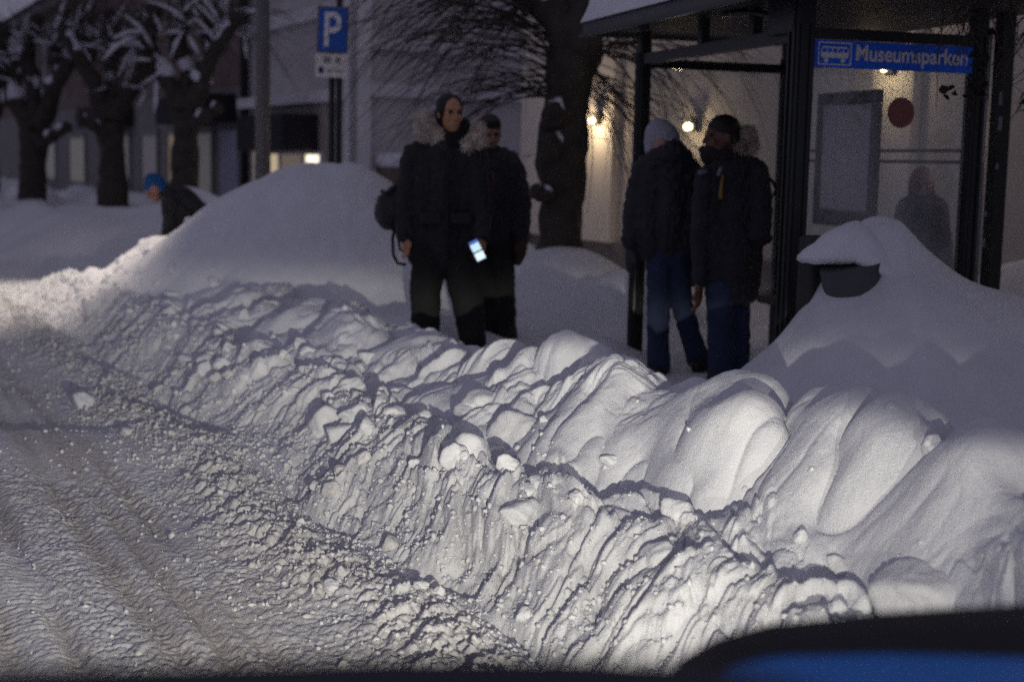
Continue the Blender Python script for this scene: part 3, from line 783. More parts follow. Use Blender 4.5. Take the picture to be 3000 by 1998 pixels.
# timetable case on the rear glass
tc_ = hpart('timetable_case', mat('case_frame', (0.022, 0.02, 0.022), 0.5, 0.1, 5), S, (0.93, 1.66, WB - .06, WB - .012, 1.86, 1.94), (0.93, 1.66, WB - .06, WB - .012, 1.08, 1.18), (0.93, 0.985, WB - .06, WB - .012, 1.182, 1.858), (1.605, 1.66, WB - .06, WB - .012, 1.182, 1.858))
hpart('timetable_sheet', mat('timetable_paper', (0.62, 0.60, 0.62), 0.7, 0.06, 12), tc_, (0.987, 1.603, WB - .045, WB - .03, 1.182, 1.858))
hpart('bench', mat('bench_slat', (0.05, 0.04, 0.035), 0.7, 0.2, 6), S, (0.35, 1.7, WB - .42, WB - .08, 0.55, 0.60), (0.45, 0.52, WB - .38, WB - .12, 0.05, 0.548), (1.5, 1.57, WB - .38, WB - .12, 0.05, 0.548))
# name strip
BLUE = mat('sign_blue', (0.012, 0.16, 0.95), 0.45, 0.04, 4)
WHITE = mat('sign_white', (0.85, 0.85, 0.88), 0.5, 0.03, 4)
ss = hpart('name_strip', BLUE, S, (-.030, -.008, .060, WB - .052, 1.985, 2.128))
SX = nsv; SNrm = -us                                            # strip runs along nsv, faces -us
def text(body, size, org, xd, yd, material, name, parent, weight=0.0, align='LEFT', sx=1.0):
    cu = bpy.data.curves.new(name, 'FONT'); cu.body = body; cu.size = size; cu.extrude = 0.002; cu.offset = weight; cu.align_x = align
    tmp = bpy.data.objects.new(name, cu); COL.objects.link(tmp)
    dg = bpy.context.evaluated_depsgraph_get(); dg.update()
    me = bpy.data.meshes.new_from_object(tmp.evaluated_get(dg))
    bpy.data.objects.remove(tmp)
    xd, yd = Vector(xd).normalized(), Vector(yd).normalized(); zd = xd.cross(yd)
    M4 = Matrix((xd * sx, yd, zd)).transposed().to_4x4(); M4.translation = org
    me.transform(M4); me.materials.clear(); me.materials.append(material)
    return link(name, me, parent)
text('Museumsparken', 0.118, sh(-.033, .305, 2.028), SX, Z3, WHITE, 'lettering', ss, 0.0022, sx=0.905)
def strip_poly(mb, pts): mb.prism([sh(-.0315, b, z) for b, z in pts], -us * .003)
m = MB()                                                           # bus pictogram in a frame
bx0, bx1, bz0, bz1 = .083, .283, 1.997, 2.118
for (p0, p1, q0, q1) in ((bx0, bx1, bz1 - .007, bz1), (bx0, bx1, bz0, bz0 + .007), (bx0, bx0 + .006, bz0 + .0072, bz1 - .0072), (bx1 - .006, bx1, bz0 + .0072, bz1 - .0072)):
    strip_poly(m, [(p0, q0), (p1, q0), (p1, q1), (p0, q1)])
m.build('pictogram_frame', WHITE, ss)
m = MB()
strip_poly(m, [(.102, 2.035), (.262, 2.035), (.268, 2.058), (.268, 2.064), (.100, 2.064), (.100, 2.058)])
strip_poly(m, [(.104, 2.085), (.262, 2.085), (.256, 2.094), (.110, 2.094)])
for k in range(6): strip_poly(m, [(.102 + k * .032, 2.0645), (.107 + k * .032, 2.0645), (.107 + k * .032, 2.0847), (.102 + k * .032, 2.0847)])
for c in (.132, .232): strip_poly(m, [(c + .013 * math.cos(a), 2.034 + .013 * math.sin(a) - .0125) for a in [i * math.pi / 6 for i in range(12)]])
m.build('bus_pictogram', WHITE, ss)
m = MB(); cy, cz = .62, 1.76
m.prism([sh(-.0075, cy + .083 * math.cos(a), cz + .083 * math.sin(a)) for a in [i * math.pi / 16 for i in range(32)]], -us * .002)
m.build('round_sticker', mat('faded_red', (0.26, 0.09, 0.08), 0.6, 0.08, 6), S)

# second post and stop flag at the right
pp = px(2908, 700, 8.35); pp.z = 0.0
P2 = empty('sticker_covered_post', (pp.x, pp.y, 0.1)); tag(P2, 'thick dark post covered with stickers right of the shelter', 'post')
m = MB(); m.box((pp.x, pp.y, 1.7), (.09, .09, 3.3), SH, .012); m.box((pp.x - .03, pp.y - .06, 1.6), (.02, .014, 3.0), SH); m.build('shaft', FR, P2)
STK = mat('worn_sticker', (0.22, 0.22, 0.25), 0.6, 0.25, 40)
for (x, y, w, h) in ((2932, 290, .022, .075), (2930, 363, .026, .08), (2886, 628, .02, .03), (2880, 712, .02, .045), (2921, 488, .018, .03)):
    c = px(x, y, pp.y - 0.085 - (0.03 if x > 2900 else 0))
    m = MB(); m.box(c, (.004, w, h), SH); m.build('sticker', STK, P2)
fp = px(2845, 700, 8.75); fp.z = 0
F = empty('bus_stop_flag', (fp.x, fp.y, 0.1)); tag(F, 'red and white flag sign on a thin grey pole between the dark posts', 'sign')
m = MB(); m.tube([(fp.x + .03, fp.y, 0.0), (fp.x + .03, fp.y, 2.3)], .028, 12); m.build('pole', mat('galvanised_steel', (0.22, 0.23, 0.25), 0.45, 0.1, 6, metallic=0.5), F)
def fbox(name, material, x0, y0, x1, y1, yy, th=.012):
    a, b = px(x0, y0, yy), px(x1, y1, yy)
    m = MB(); m.box(((a.x + b.x) / 2, yy, (a.z + b.z) / 2), (abs(b.x - a.x), th, abs(a.z - b.z))); return m.build(name, material, F)
fbox('red_plate', mat('sign_red', (0.30, 0.045, 0.035), 0.5, 0.08, 5), 2828, 296, 2858, 470, fp.y - .045)
fbox('white_plate', mat('plate_white', (0.45, 0.40, 0.42), 0.5, 0.05, 5), 2860, 300, 2884, 476, fp.y - .045)
fbox('notice_box', FR, 2822, 668, 2842, 738, fp.y - .05, .05)

# drooping twig with dead leaves in front of the posts
rng = random.Random(5)
tw = empty('leafy_branch', px(2870, -30, 7.4)); tag(tw, 'bare hanging branch with withered leaves before the right posts', 'branch')
m = MB()
starts = [(2900, -60, -1, .9), (2960, -50, -1, .8), (3040, 40, -1, .6), (2850, -40, 0, .9), (2790, -30, .3, .8), (3060, 150, -1, .5), (3050, 250, -1, .45), (2990, -20, .2, .6)]
tips = []
for (x, y, dx, L) in starts:
    for k in range(4):
        pts = curve(px(x + rng.uniform(-40, 40), y, 7.4 + rng.uniform(-.15, .1)), (dx * .5 + rng.gauss(0, .3), rng.gauss(0, .15), -.7 + rng.gauss(0, .2)), L * rng.uniform(.45, .8), .03, rng, 9, .22)
        m.tube(pts, [.0045 * (1 - .7 * i / 9) for i in range(10)], 5, False); tips += pts[4:]
        for b in range(3):
            q = curve(pts[rng.randint(2, 7)], (rng.gauss(0, .6), rng.gauss(0, .3), rng.gauss(-.1, .5)), .16, .05, rng, 5, .25)
            m.tube(q, [.0026 * (1 - .7 * i / 5) for i in range(6)], 4, False); tips += q[3:]
m.build('twigs', TWIG, tw)
LEAF = mat('withered_leaf', (0.022, 0.016, 0.010), 0.9, 0.3, 20)
lv = None
spots = [px(x + rng.gauss(0, 14), y + rng.gauss(0, 22), 7.38 + rng.uniform(-.06, .04)) for (x, y, n_) in ((2860, 190, 9), (2865, 250, 16), (2760, 250, 3), (2790, 270, 2), (2900, 130, 5), (2845, 290, 5), (2990, 315, 2), (2930, 335, 1)) for _ in range(n_)]
for k, p_ in enumerate(spots):
    if lv is None:
        mm = MB(); L = .05
        prof = [(0, 0), (.3, .38), (.6, .45), (.85, .25), (1, 0)]
        for sgn in (-1, 1):
            for i in range(4):
                a, b = prof[i], prof[i + 1]
                vs = [Vector((0, a[0] * L, .006 * math.sin(a[0] * 3))), Vector((0, b[0] * L, .006 * math.sin(b[0] * 3))), Vector((sgn * b[1] * L, b[0] * L, .012 * b[1])), Vector((sgn * a[1] * L, a[0] * L, .012 * a[1]))]
                u_ = []
                for v in vs:
                    if not u_ or all((v - w_).length > 1e-6 for w_ in u_): u_.append(v)
                if len(u_) >= 3: mm.quad(u_)
        lv = mm.build('leaf', LEAF, tw); base = lv.data
        o = lv
    else:
        o = bpy.data.objects.new('leaf', base); COL.objects.link(o)
    o.parent = tw; o.matrix_parent_inverse = Matrix.Identity(4)
    o.matrix_local = tw.matrix_world.inverted() @ Matrix.LocRotScale(p_, Quaternion((rng.gauss(0, 1), rng.gauss(0, 1), rng.gauss(0, 1), rng.gauss(0, 1))).normalized(), Vector((1, 1, 1)) * rng.uniform(.7, 1.3))

# ---------------------------------------------------------------- parking sign
YP = 13.6
P = empty('parking_sign', px(968, 700, YP)); tag(P, 'blue parking sign with white time plate on two dark poles', 'sign')
def prect(name, material, c4, yy, th, parent):
    m = MB(); m.prism([px(x, y, yy) for x, y in c4], Vector((0, th, 0))); return m.build(name, material, parent)
POLE = mat('dark_pole', (0.02, 0.021, 0.022), 0.5, 0.1, 4)
for x in (970, 991):
    b_ = px(x, 700, YP + .06); t_ = px(x + 3, 20, YP + .06)
    m = MB(); m.tube([(b_.x, b_.y, 0.2), (b_.x, b_.y, t_.z + (0.25 if x > 980 else 0))], .030, 12); m.build('pole', POLE, P)
pl = prect('blue_plate', mat('parking_blue', (0.006, 0.11, 0.50), 0.4, 0.03, 4), [(937, 24), (1018, 29), (1014, 152), (932, 148)], YP, .012, P)
prect('plate_border', mat('plate_grey', (0.16, 0.16, 0.20), 0.5, 0.05, 4), [(931, 17), (1023, 23), (1019, 157), (927, 154)], YP + .013, .012, P)
ptxt = (px(1000, 140, YP) - px(950, 137, YP)).normalized(); pup = (px(955, 30, YP) - px(950, 137, YP)).normalized()
m = MB()                                                           # the P, drawn as a stem and a bowl
def pp_(x, y): return px(x, y, YP - .002)
m.prism([pp_(952, 36), pp_(966, 36), pp_(962, 137), pp_(948, 137)], Vector((0, -.004, 0)))
out = [(966.2, 36)] + [(980 + 21 * math.cos(a), 67 - 31 * math.sin(a)) for a in [math.pi / 2 - i * math.pi / 12 for i in range(13)]] + [(964.9, 98)]
inn = [(965.6, 53.5)] + [(978 + 9 * math.cos(a), 67 - 13.5 * math.sin(a)) for a in [math.pi / 2 - i * math.pi / 12 for i in range(13)]] + [(965.2, 80.5)]
for i in range(len(out) - 1):
    m.prism([pp_(*out[i]), pp_(*out[i + 1]), pp_(*inn[i + 1]), pp_(*inn[i])], Vector((0, -.004, 0)))
m.build('letter', WHITE, pl)
wp = prect('time_plate', mat('plate_cream', (0.86, 0.82, 0.76), 0.5, 0.05, 5), [(925, 158), (1019, 160), (1016, 230), (923, 226)], YP, .012, P)
INK = mat('plate_ink', (0.12, 0.125, 0.11), 0.6, 0.2, 30)
m = MB()
for (x0, y0, x1, y1) in ((949, 168, 953, 185), (956, 168, 960, 185), (963, 168, 968, 185), (983, 169, 987, 186), (990, 169, 996, 186), (958, 206, 972, 209), (982, 208, 1002, 211)):
    m.prism([px(x0, y0, YP - .002), px(x1, y0, YP - .002), px(x1 - .6, y1, YP - .002), px(x0 - .6, y1, YP - .002)], Vector((0, -.003, 0)))
m.build('print', INK, wp)
m = MB(); m.prism([px(940 + 7.5 * math.cos(a), 206 + 10 * math.sin(a), YP - .002) for a in [i * math.pi / 10 for i in range(20)]], Vector((0, -.003, 0))); m.build('blue_disc_print', mat('disc_blue', (0.035, 0.03, 0.12), 0.5, 0.05, 4), wp)

# street lamp whose shaft stands behind the heap
lb = px(770, 560, 15.6)
LP = empty('lamp_post', (lb.x, lb.y, 0.3)); tag(LP, 'tall grey street lamp shaft left of the parking sign', 'lamp post')
GREYPOLE = mat('grey_painted_steel', (0.12, 0.12, 0.118), 0.5, 0.1, 4)
m = MB(); m.tube([(lb.x, lb.y, 0), (lb.x, lb.y, 1.5), (lb.x, lb.y, 6.0)], [.10, .085, .06], 16); m.build('shaft', GREYPOLE, LP)
arm_end = st(11.6, 0.2, 6.2)
m = MB(); m.tube([(lb.x, lb.y, 5.95), (lb.x, lb.y, 6.1), arm_end + Vector((.3, 0, 0)), arm_end], [.05, .045, .035, .035], 10); m.build('arm', GREYPOLE, LP)
m = MB(); m.box(arm_end, (.5, .24, .10), Matrix.Rotation(.5, 3, 'Z'), .03); hd_ = m.build('lamp_head', GREYPOLE, LP)
m = MB(); m.box(arm_end - Vector((0, 0, .06)), (.36, .16, .02), Matrix.Rotation(.5, 3, 'Z'), .005); m.build('diffuser', mat('lamp_diffuser', (0.9, 0.85, 0.8), 0.4, 0.01, emit=(1.0, 0.86, 0.68), estr=6.0), hd_)
ld = bpy.data.lights.new('street_light', 'SPOT'); ld.energy = SL_W; ld.color = (1.0, 0.86, 0.72); ld.shadow_soft_size = .12; ld.spot_size = R(46); ld.spot_blend = 0.9
lo = bpy.data.objects.new('street_light', ld); COL.objects.link(lo)
lo.matrix_world = Matrix.LocRotScale(arm_end - Vector((0, 0, .10)), (Vector((-4.75, 13.3, 0)) - arm_end).to_track_quat('-Z', 'Y'), Vector((1, 1, 1)))
lo.parent = LP; lo.matrix_parent_inverse = LP.matrix_world.inverted()

# ---------------------------------------------------------------- litter bin half buried in the drift
bc = px(2503, 846, 6.90)
LB = empty('litter_bin', (bc.x, bc.y, 0.3)); tag(LB, 'grey rounded litter bin half buried in snow beside the shelter post', 'litter bin')
GB = mat('grey_bin_plastic', (0.065, 0.068, 0.075), 0.55, 0.12, 8)
tilt = Matrix.Rotation(R(-14), 3, 'Y') @ Matrix.Rotation(R(8), 3, 'X')
m = MB(); prof = [(.02, -.20), (.11, -.19), (.135, -.16), (.145, -.05), (.15, .12)]
rg = []
for r_, z_ in prof:
    rg.append([m.bm.verts.new(bc + tilt @ Vector((r_ * math.cos(2 * math.pi * k / 28), r_ * math.sin(2 * math.pi * k / 28), z_))) for k in range(28)])
for i in range(len(rg) - 1):
    for k in range(28): m.bm.faces.new((rg[i][k], rg[i][(k + 1) % 28], rg[i + 1][(k + 1) % 28], rg[i + 1][k]))
m.bm.faces.new(rg[0][::-1]); m.bm.faces.new(rg[-1])
m.build('bin_body', GB, LB, True)
m = MB(); m.tube([bc + tilt @ Vector((.150 * math.cos(a), .150 * math.sin(a), -.115 + .02 * math.sin(a))) for a in [i * math.pi / 16 for i in range(33)]], .017, 8, False)
m.build('base_rim', BLACKP, LB, True)
bx_ = px(2385, 820, 7.05)
m = MB(); m.box(bx_, (.13, .13, .44), Matrix.Rotation(.4, 3, 'Z'), .02); m.build('mounting_box', mat('bin_black', (0.035, 0.032, 0.03), 0.7, 0.3, 10), LB)
m = MB(); rows = []
cc = px(2484, 745, 6.98)
for r_, z_ in ((.004, .165), (.04, .155), (.08, .128), (.12, .092), (.155, .055), (.180, .030), (.196, .002), (.198, -.022), (.175, -.040), (.09, -.036), (.004, -.036)):
    row = []
    for k in range(36):
        a = 2 * math.pi * k / 36
        st_ = 1.04 + .55 * max(0, math.cos(a)) + .10 * math.sin(2 * a + 1.1) + .05 * math.sin(5 * a) + .10 * max(0, -math.cos(a))
        nz_ = 0.03 * mnoise.noise(Vector((math.cos(a) * r_ * 9, math.sin(a) * r_ * 9, 3.3 + z_ * 4)))
        row.append(m.bm.verts.new(cc + Vector((r_ * st_ * math.cos(a) + .04 * max(0, z_) / .165, r_ * st_ * .9 * math.sin(a), z_ + nz_ - .15 * max(0, math.cos(a)) * r_ / .2))))
    rows.append(row)
for i in range(len(rows) - 1):
    for k in range(36): m.bm.faces.new((rows[i][k], rows[i][(k + 1) % 36], rows[i + 1][(k + 1) % 36], rows[i + 1][k]))
m.bm.faces.new(rows[0]); m.bm.faces.new(rows[-1][::-1])
m.build('snow_cap', CAPSNOW, LB, True)
# ---------------------------------------------------------------- people
def cap_prim(bm, p0, r0, p1, r1, seg=14):
    p0, p1 = Vector(p0), Vector(p1)
    for c, r in ((p0, r0), (p1, r1)):
        bmesh.ops.create_icosphere(bm, subdivisions=2, radius=1.0, matrix=Matrix.Translation(c) @ Matrix.Diagonal((r, r, r, 1)))
    d = p1 - p0; L = d.length
    if L > 1e-4:
        M4 = Matrix.Translation((p0 + p1) / 2) @ d.to_track_quat('Z', 'Y').to_matrix().to_4x4()
        bmesh.ops.create_cone(bm, cap_ends=True, segments=seg, radius1=r0, radius2=r1, depth=L, matrix=M4)
def ell_prim(bm, c, r3, M3=None):
    bmesh.ops.create_icosphere(bm, subdivisions=3, radius=1.0, matrix=Matrix.Translation(c) @ (M3.to_4x4() if M3 else Matrix.Identity(4)) @ Matrix.Diagonal((*r3, 1)))
def fuse(bm, voxel, it=3, fac=0.5):
    me = bpy.data.meshes.new('tmp'); bm.to_mesh(me); bm.free()
    o = bpy.data.objects.new('tmp', me); COL.objects.link(o)
    md = o.modifiers.new('r', 'REMESH'); md.mode = 'VOXEL'; md.voxel_size = voxel; md.use_smooth_shade = True
    if it:
        s_ = o.modifiers.new('s', 'SMOOTH'); s_.iterations = it; s_.factor = fac
    dg = bpy.context.evaluated_depsgraph_get(); dg.update()
    out = bpy.data.meshes.new_from_object(o.evaluated_get(dg))
    bpy.data.objects.remove(o); bpy.data.meshes.remove(me)
    out.materials.clear()
    return out
def folds(me, amp, seed, fz=9.0, fx=14.0):
    n = len(me.vertices); c = np.empty(n * 3, np.float32); me.vertices.foreach_get('co', c); c = c.reshape(-1, 3)
    nn = np.empty(n * 3, np.float32); me.vertex_normals.foreach_get('vector', nn); nn = nn.reshape(-1, 3)
    a = c[:, 0] * fx + c[:, 1] * 11.0
    d = amp * (np.abs(pn(a + 1.5 * pn(a * .4, c[:, 2] * 5, seed), c[:, 2] * fz + c[:, 0] * 6, seed + 1)) - .25) + amp * .4 * pn(a * 2.6, c[:, 2] * 26, seed + 2)
    c += nn * d[:, None].astype(np.float32)
    me.vertices.foreach_set('co', c.ravel()); me.update()
def smoothshade(me):
    me.polygons.foreach_set('use_smooth', np.ones(len(me.polygons), bool)); me.update()
def caps(lst, Yp, f=1.0, bm=None):
    """lst: chains of (x, y, dY, r) in photo pixels at distance Yp"""
    bm = bm or bmesh.new()
    for ch in lst:
        for a, b in zip(ch[:-1], ch[1:]):
            cap_prim(bm, px(a[0], a[1], Yp + a[2]), a[3] * f * (Yp + a[2]) / FPX, px(b[0], b[1], Yp + b[2]), b[3] * f * (Yp + b[2]) / FPX)
        if len(ch) == 1:
            a = ch[0]; ell_prim(bm, px(a[0], a[1], Yp + a[2]), [a[3] * f * Yp / FPX] * 3)
    return bm
def face_frame(face):
    f = Vector(face).normalized(); r = f.cross(Z3).normalized(); u = r.cross(f)
    return Matrix((r, f, u)).transposed()                    # x: the person's right-hand side seen from behind, y: out of the face
def head_prims(bm, c, F, k):
    ell_prim(bm, c + F @ Vector((0, -.012, .02)) * k, [.074 * k, .094 * k, .098 * k], F)
    ell_prim(bm, c + F @ Vector((0, .028, -.055)) * k, [.056 * k, .062 * k, .070 * k], F)
    ell_prim(bm, c + F @ Vector((0, .062, -.098)) * k, [.026 * k, .022 * k, .020 * k], F)          # chin
    cap_prim(bm, c + F @ Vector((0, .088, .012)) * k, .009 * k, c + F @ Vector((0, .110, -.030)) * k, .013 * k)   # nose
    for sx in (-1, 1):
        ell_prim(bm, c + F @ Vector((sx * .014, .097, -.034)) * k, [.009 * k] * 3)
        ell_prim(bm, c + F @ Vector((sx * .076, -.008, -.008)) * k, [.010 * k, .018 * k, .031 * k], F)     # ears
        cap_prim(bm, c + F @ Vector((sx * .015, .088, .030)) * k, .009 * k, c + F @ Vector((sx * .045, .073, .030)) * k, .008 * k)  # brow
        ell_prim(bm, c + F @ Vector((sx * .040, .066, -.030)) * k, [.022 * k, .020 * k, .022 * k], F)       # cheek
    cap_prim(bm, c + F @ Vector((-.018, .090, -.066)) * k, .007 * k, c + F @ Vector((.018, .090, -.066)) * k, .007 * k)
def hand_prims(bm, w, d, side, k=1.0, curl=0.5):
    """palm from wrist w along d; side = direction of the thumb"""
    d = Vector(d).normalized(); t_ = Vector(side); t_ = (t_ - d * t_.dot(d)).normalized(); nrm = d.cross(t_)
    for j in (-1, 0, 1): cap_prim(bm, w + t_ * .018 * j * k, .020 * k, w + d * .075 * k + t_ * .024 * j * k, .017 * k)
    for j, L in enumerate((.066, .076, .070, .054)):
        b = w + d * .08 * k + t_ * (.033 - .022 * j) * k
        m1 = b + (d * .97 + nrm * .25 * curl) * L * .5 * k; e = m1 + (d * .75 + nrm * .8 * curl) * L * .5 * k
        cap_prim(bm, b, .0095 * k, m1, .009 * k, 8); cap_prim(bm, m1, .009 * k, e, .0075 * k, 8)
    b = w + d * .025 * k + t_ * .030 * k
    m1 = b + (d * .6 + t_ * .75) * .038 * k; e = m1 + (d * .9 + t_ * .2 + nrm * .3 * curl) * .032 * k
    cap_prim(bm, b, .013 * k, m1, .011 * k, 8); cap_prim(bm, m1, .011 * k, e, .009 * k, 8)
def fur(parent, name, centres, Yp, material, seed, n=900, L=.036):
    rng = random.Random(seed); m = MB()
    for (x, y, dY, r) in centres:
        c = px(x, y, Yp + dY); rr = r * Yp / FPX
        m.ball(c, rr * .86, (1, .8, 1), sub=2)
        for i in range(int(n * (rr / .09) ** 2)):
            d = Vector((rng.gauss(0, 1), rng.gauss(0, 1), rng.gauss(0, 1))).normalized()
            p0 = c + Vector((d.x * rr * .8, d.y * rr * .65, d.z * rr * .8)); l = L * rng.uniform(.5, 1.2)
            d2 = (d + Vector((rng.gauss(0, .35), rng.gauss(0, .35), rng.gauss(-.15, .35)))).normalized()
            p1 = p0 + d2 * l
            o1 = d2.orthogonal().normalized() * .0036; o2 = d2.cross(o1)
            v = [m.bm.verts.new(p0 + o1), m.bm.verts.new(p0 - o1 * .5 + o2), m.bm.verts.new(p0 - o1 * .5 - o2), m.bm.verts.new(p1)]
            for tri in ((0, 1, 3), (1, 2, 3), (2, 0, 3)): m.bm.faces.new([v[q] for q in tri])
    return m.build(name, material, parent)
def skin(name, col): return mat(name, col, 0.55, 0.08, 14)
def person(label, Yp, ground, skinm, head, clothes, hands=(), hair=None, extra_body=(), name='person'):
    """head: (x, y, dY, facing, scale); clothes: name -> (chains, material, fold amplitude, voxel, fill body factor)"""
    bm = bmesh.new()
    for cn, (chains, cm, amp, vox, fb) in clothes.items():
        if fb: caps(chains, Yp, fb, bm)
    hx, hy, hdY, face, hk = head
    hc = px(hx, hy, Yp + hdY); F = face_frame(face)
    head_prims(bm, hc, F, hk)
    if extra_body: caps(extra_body, Yp, 1.0, bm)
    for (w, d, sd, k_, cu) in hands: hand_prims(bm, w, d, sd, k_, cu)
    me = fuse(bm, .0085, 3)
    base = Vector((hc.x, Yp, ground))
    o = bpy.data.objects.new(name, me); COL.objects.link(o)
    me.transform(Matrix.Translation(-base)); o.matrix_world = Matrix.Translation(base)
    me.materials.append(skinm); smoothshade(me)
    tag(o, label, 'person')
    for i, (cn, (chains, cm, amp, vox, fb)) in enumerate(clothes.items()):
        cme = fuse(caps(chains, Yp), vox, 4)
        smoothshade(cme)
        if amp: folds(cme, amp, i * 7 + int(hx))
        cme.materials.append(cm); link(cn.split('|')[0], cme, o)
    EYE = mat('dark_eye', (0.01, 0.008, 0.007), 0.15, 0.05, 10)
    for sx in (-1, 1):
        m = MB(); m.ball(hc + F @ Vector((sx * .032, .080, .010)) * hk, .0125 * hk, (1.25, .8, .75), F); m.build('eye', EYE, o)
    if hair:
        hb = bmesh.new()
        for (c3, r3) in hair[0]: ell_prim(hb, hc + F @ Vector(c3) * hk, [q * hk for q in r3], F)
        hme = fuse(hb, .009, 2); smoothshade(hme); hme.materials.append(hair[1]); link('hair', hme, o)
    return o, hc, F, hk

BLK = mat('black_parka_cloth', (0.024, 0.0235, 0.025), 0.85, 0.25, 6, bump=0.25, bscale=120, sheen=0.05)
BLK2 = mat('black_puffer_cloth', (0.020, 0.020, 0.026), 0.7, 0.25, 6, bump=0.2, bscale=120, sheen=0.05)
NAVY = mat('navy_coat_cloth', (0.022, 0.0225, 0.030), 0.85, 0.25, 6, bump=0.25, bscale=120, sheen=0.05)
TRO = mat('black_trousers', (0.016, 0.016, 0.015), 0.9, 0.25, 6, bump=0.2, bscale=120)
JEAN = mat('blue_jeans', (0.024, 0.037, 0.085), 0.9, 0.25, 9, bump=0.25, bscale=220)
BOOT = mat('black_boots', (0.012, 0.012, 0.012), 0.6, 0.2, 8)
FURG = mat('grey_fur', (0.68, 0.60, 0.50), 0.95, 0.3, 22)
FURB = mat('brown_fur', (0.48, 0.40, 0.31), 0.95, 0.3, 22)
HAIRB = mat('black_hair', (0.010, 0.008, 0.007), 0.6, 0.2, 30)
HAIR_SHORT = ([((0, -.012, .046), (.081, .092, .082)), ((0, .045, .085), (.058, .040, .026)), ((0, -.050, -.005), (.076, .066, .080))], HAIRB)

# woman in parka with fur collar
G1 = 9.9
pw = px(1187, 698, G1 - .08); pw2 = px(1413, 706, G1 - .16)
w1, hc1, F1, k1 = person('smiling person in black parka with grey fur collar standing beside a mound', G1, .15, skin('brown_skin', (0.56, 0.28, 0.145)),
    (1319, 332, -.03, (.42, -.9, -.06), 1.06),
    {'parka': ([[(1250, 470, .02, 55), (1243, 600, .02, 58), (1238, 742, .02, 50)], [(1305, 445, .02, 60), (1302, 600, 0, 62), (1305, 748, 0, 56)], [(1355, 470, .02, 52), (1362, 600, .02, 54), (1368, 738, .02, 44)],
                [(1228, 444, .02, 32), (1310, 420, .02, 34), (1388, 448, .02, 32)], [(1216, 452, 0, 37), (1192, 590, -.02, 37), (1188, 686, -.07, 30)], [(1392, 458, 0, 36), (1404, 600, -.04, 34), (1413, 694, -.14, 25)],
                [(1228, 745, .02, 38), (1300, 752, 0, 38), (1375, 742, .02, 36)]], BLK, .022, .012, .72),
     'trousers': ([[(1258, 755, 0, 52), (1246, 850, 0, 46), (1248, 1000, 0, 42)], [(1345, 760, 0, 54), (1370, 880, -.02, 48), (1386, 1005, -.02, 41)], [(1258, 755, 0, 50), (1345, 760, 0, 50)]], TRO, .012, .012, .72),
     'boot': ([[(1248, 985, 0, 38), (1247, 1026, 0, 34), (1240, 1034, -.14, 24)]], BOOT, .004, .012, .7),
     'boot|b': ([[(1388, 1000, -.02, 38), (1390, 1034, -.02, 34), (1396, 1044, -.16, 24)]], BOOT, .004, .012, .7),
     'neck_warmer': ([[(1322, 400, 0, 38), (1318, 425, 0, 46)], [(1355, 370, .05, 26), (1345, 410, .03, 30)]], mat('black_knit', (0.012, 0.012, 0.012), 0.95, 0.2, 30), .006, .01, .8)},
    hands=[(pw, (.15, -.2, -1), (.6, -.8, 0), 1.0, .9), (pw2, (-.1, -.5, -.75), (-.6, -.7, .3), .95, 1.0)],
    hair=([((0, -.030, .050), (.084, .094, .078)), ((0, -.046, -.01), (.086, .070, .098)), ((.045, -.014, .03), (.042, .066, .078)), ((-.045, -.014, .03), (.042, .066, .078)), ((0, -.105, .03), (.05, .045, .05))], HAIRB))
fur(w1, 'fur_collar', [(1242, 352, .02, 28), (1250, 384, -.03, 38), (1283, 404, -.06, 26), (1372, 428, -.06, 24), (1397, 412, -.04, 30), (1404, 384, .0, 24)], G1, FURG, 1)
m = MB(); c_ = hc1 + F1 @ Vector((0, .094, -.062)) * k1; m.ball(c_, .020, (1.1, .35, .28), F1); m.build('teeth', mat('teeth', (0.55, 0.5, 0.45), 0.4, 0.03, 10), w1)
m = MB(); m.tube([px(1312, 430, G1 - .165), px(1310, 520, G1 - .165), px(1312, 640, G1 - .16), px(1316, 765, G1 - .15)], .007, 6); m.build('zip', BOOT, w1)
for x in (1262, 1352):
    m = MB(); m.box(px(x, 640, G1 - .150), (.15, .035, .075), None, .012); m.build('pocket_flap', BLK, w1)
# phone in her hand
pc = px(1398, 734, G1 - .26)
dz = (px(1412, 762, G1 - .26) - px(1384, 706, G1 - .26)); yd = dz.normalized(); zd = Vector((.15, -1, .15)); zd = (zd - yd * zd.dot(yd)).normalized(); xd = yd.cross(zd)
PM = Matrix((xd, yd, zd)).transposed()
ph = empty('phone', pc); tag(ph, 'lit smartphone held in the gloveless hand', 'phone')
m = MB(); m.box(pc, (.074, .152, .009), PM, .003); m.build('case', BLACKP, ph)
def scrp(name, u0, u1, v0, v1, col, e):
    m = MB(); m.box(pc + PM @ Vector(((u0 + u1) / 2, (v0 + v1) / 2, .0058)), (u1 - u0, v1 - v0, .0012), PM); m.build(name, mat('screen_' + name, (0.1, 0.1, 0.1), 0.2, 0.01, emit=col, estr=e), ph)
scrp('header', -.032, .032, -.071, -.050, (.12, .25, .9), .55)
scrp('upper_image', -.032, .032, -.0495, .004, (.62, .85, 1.0), 1.0)
scrp('dark_bar', -.032, .032, .0045, .014, (.05, .06, .09), .4)
scrp('lower_image', -.032, .032, .0145, .068, (.72, .9, 1.0), 1.15)

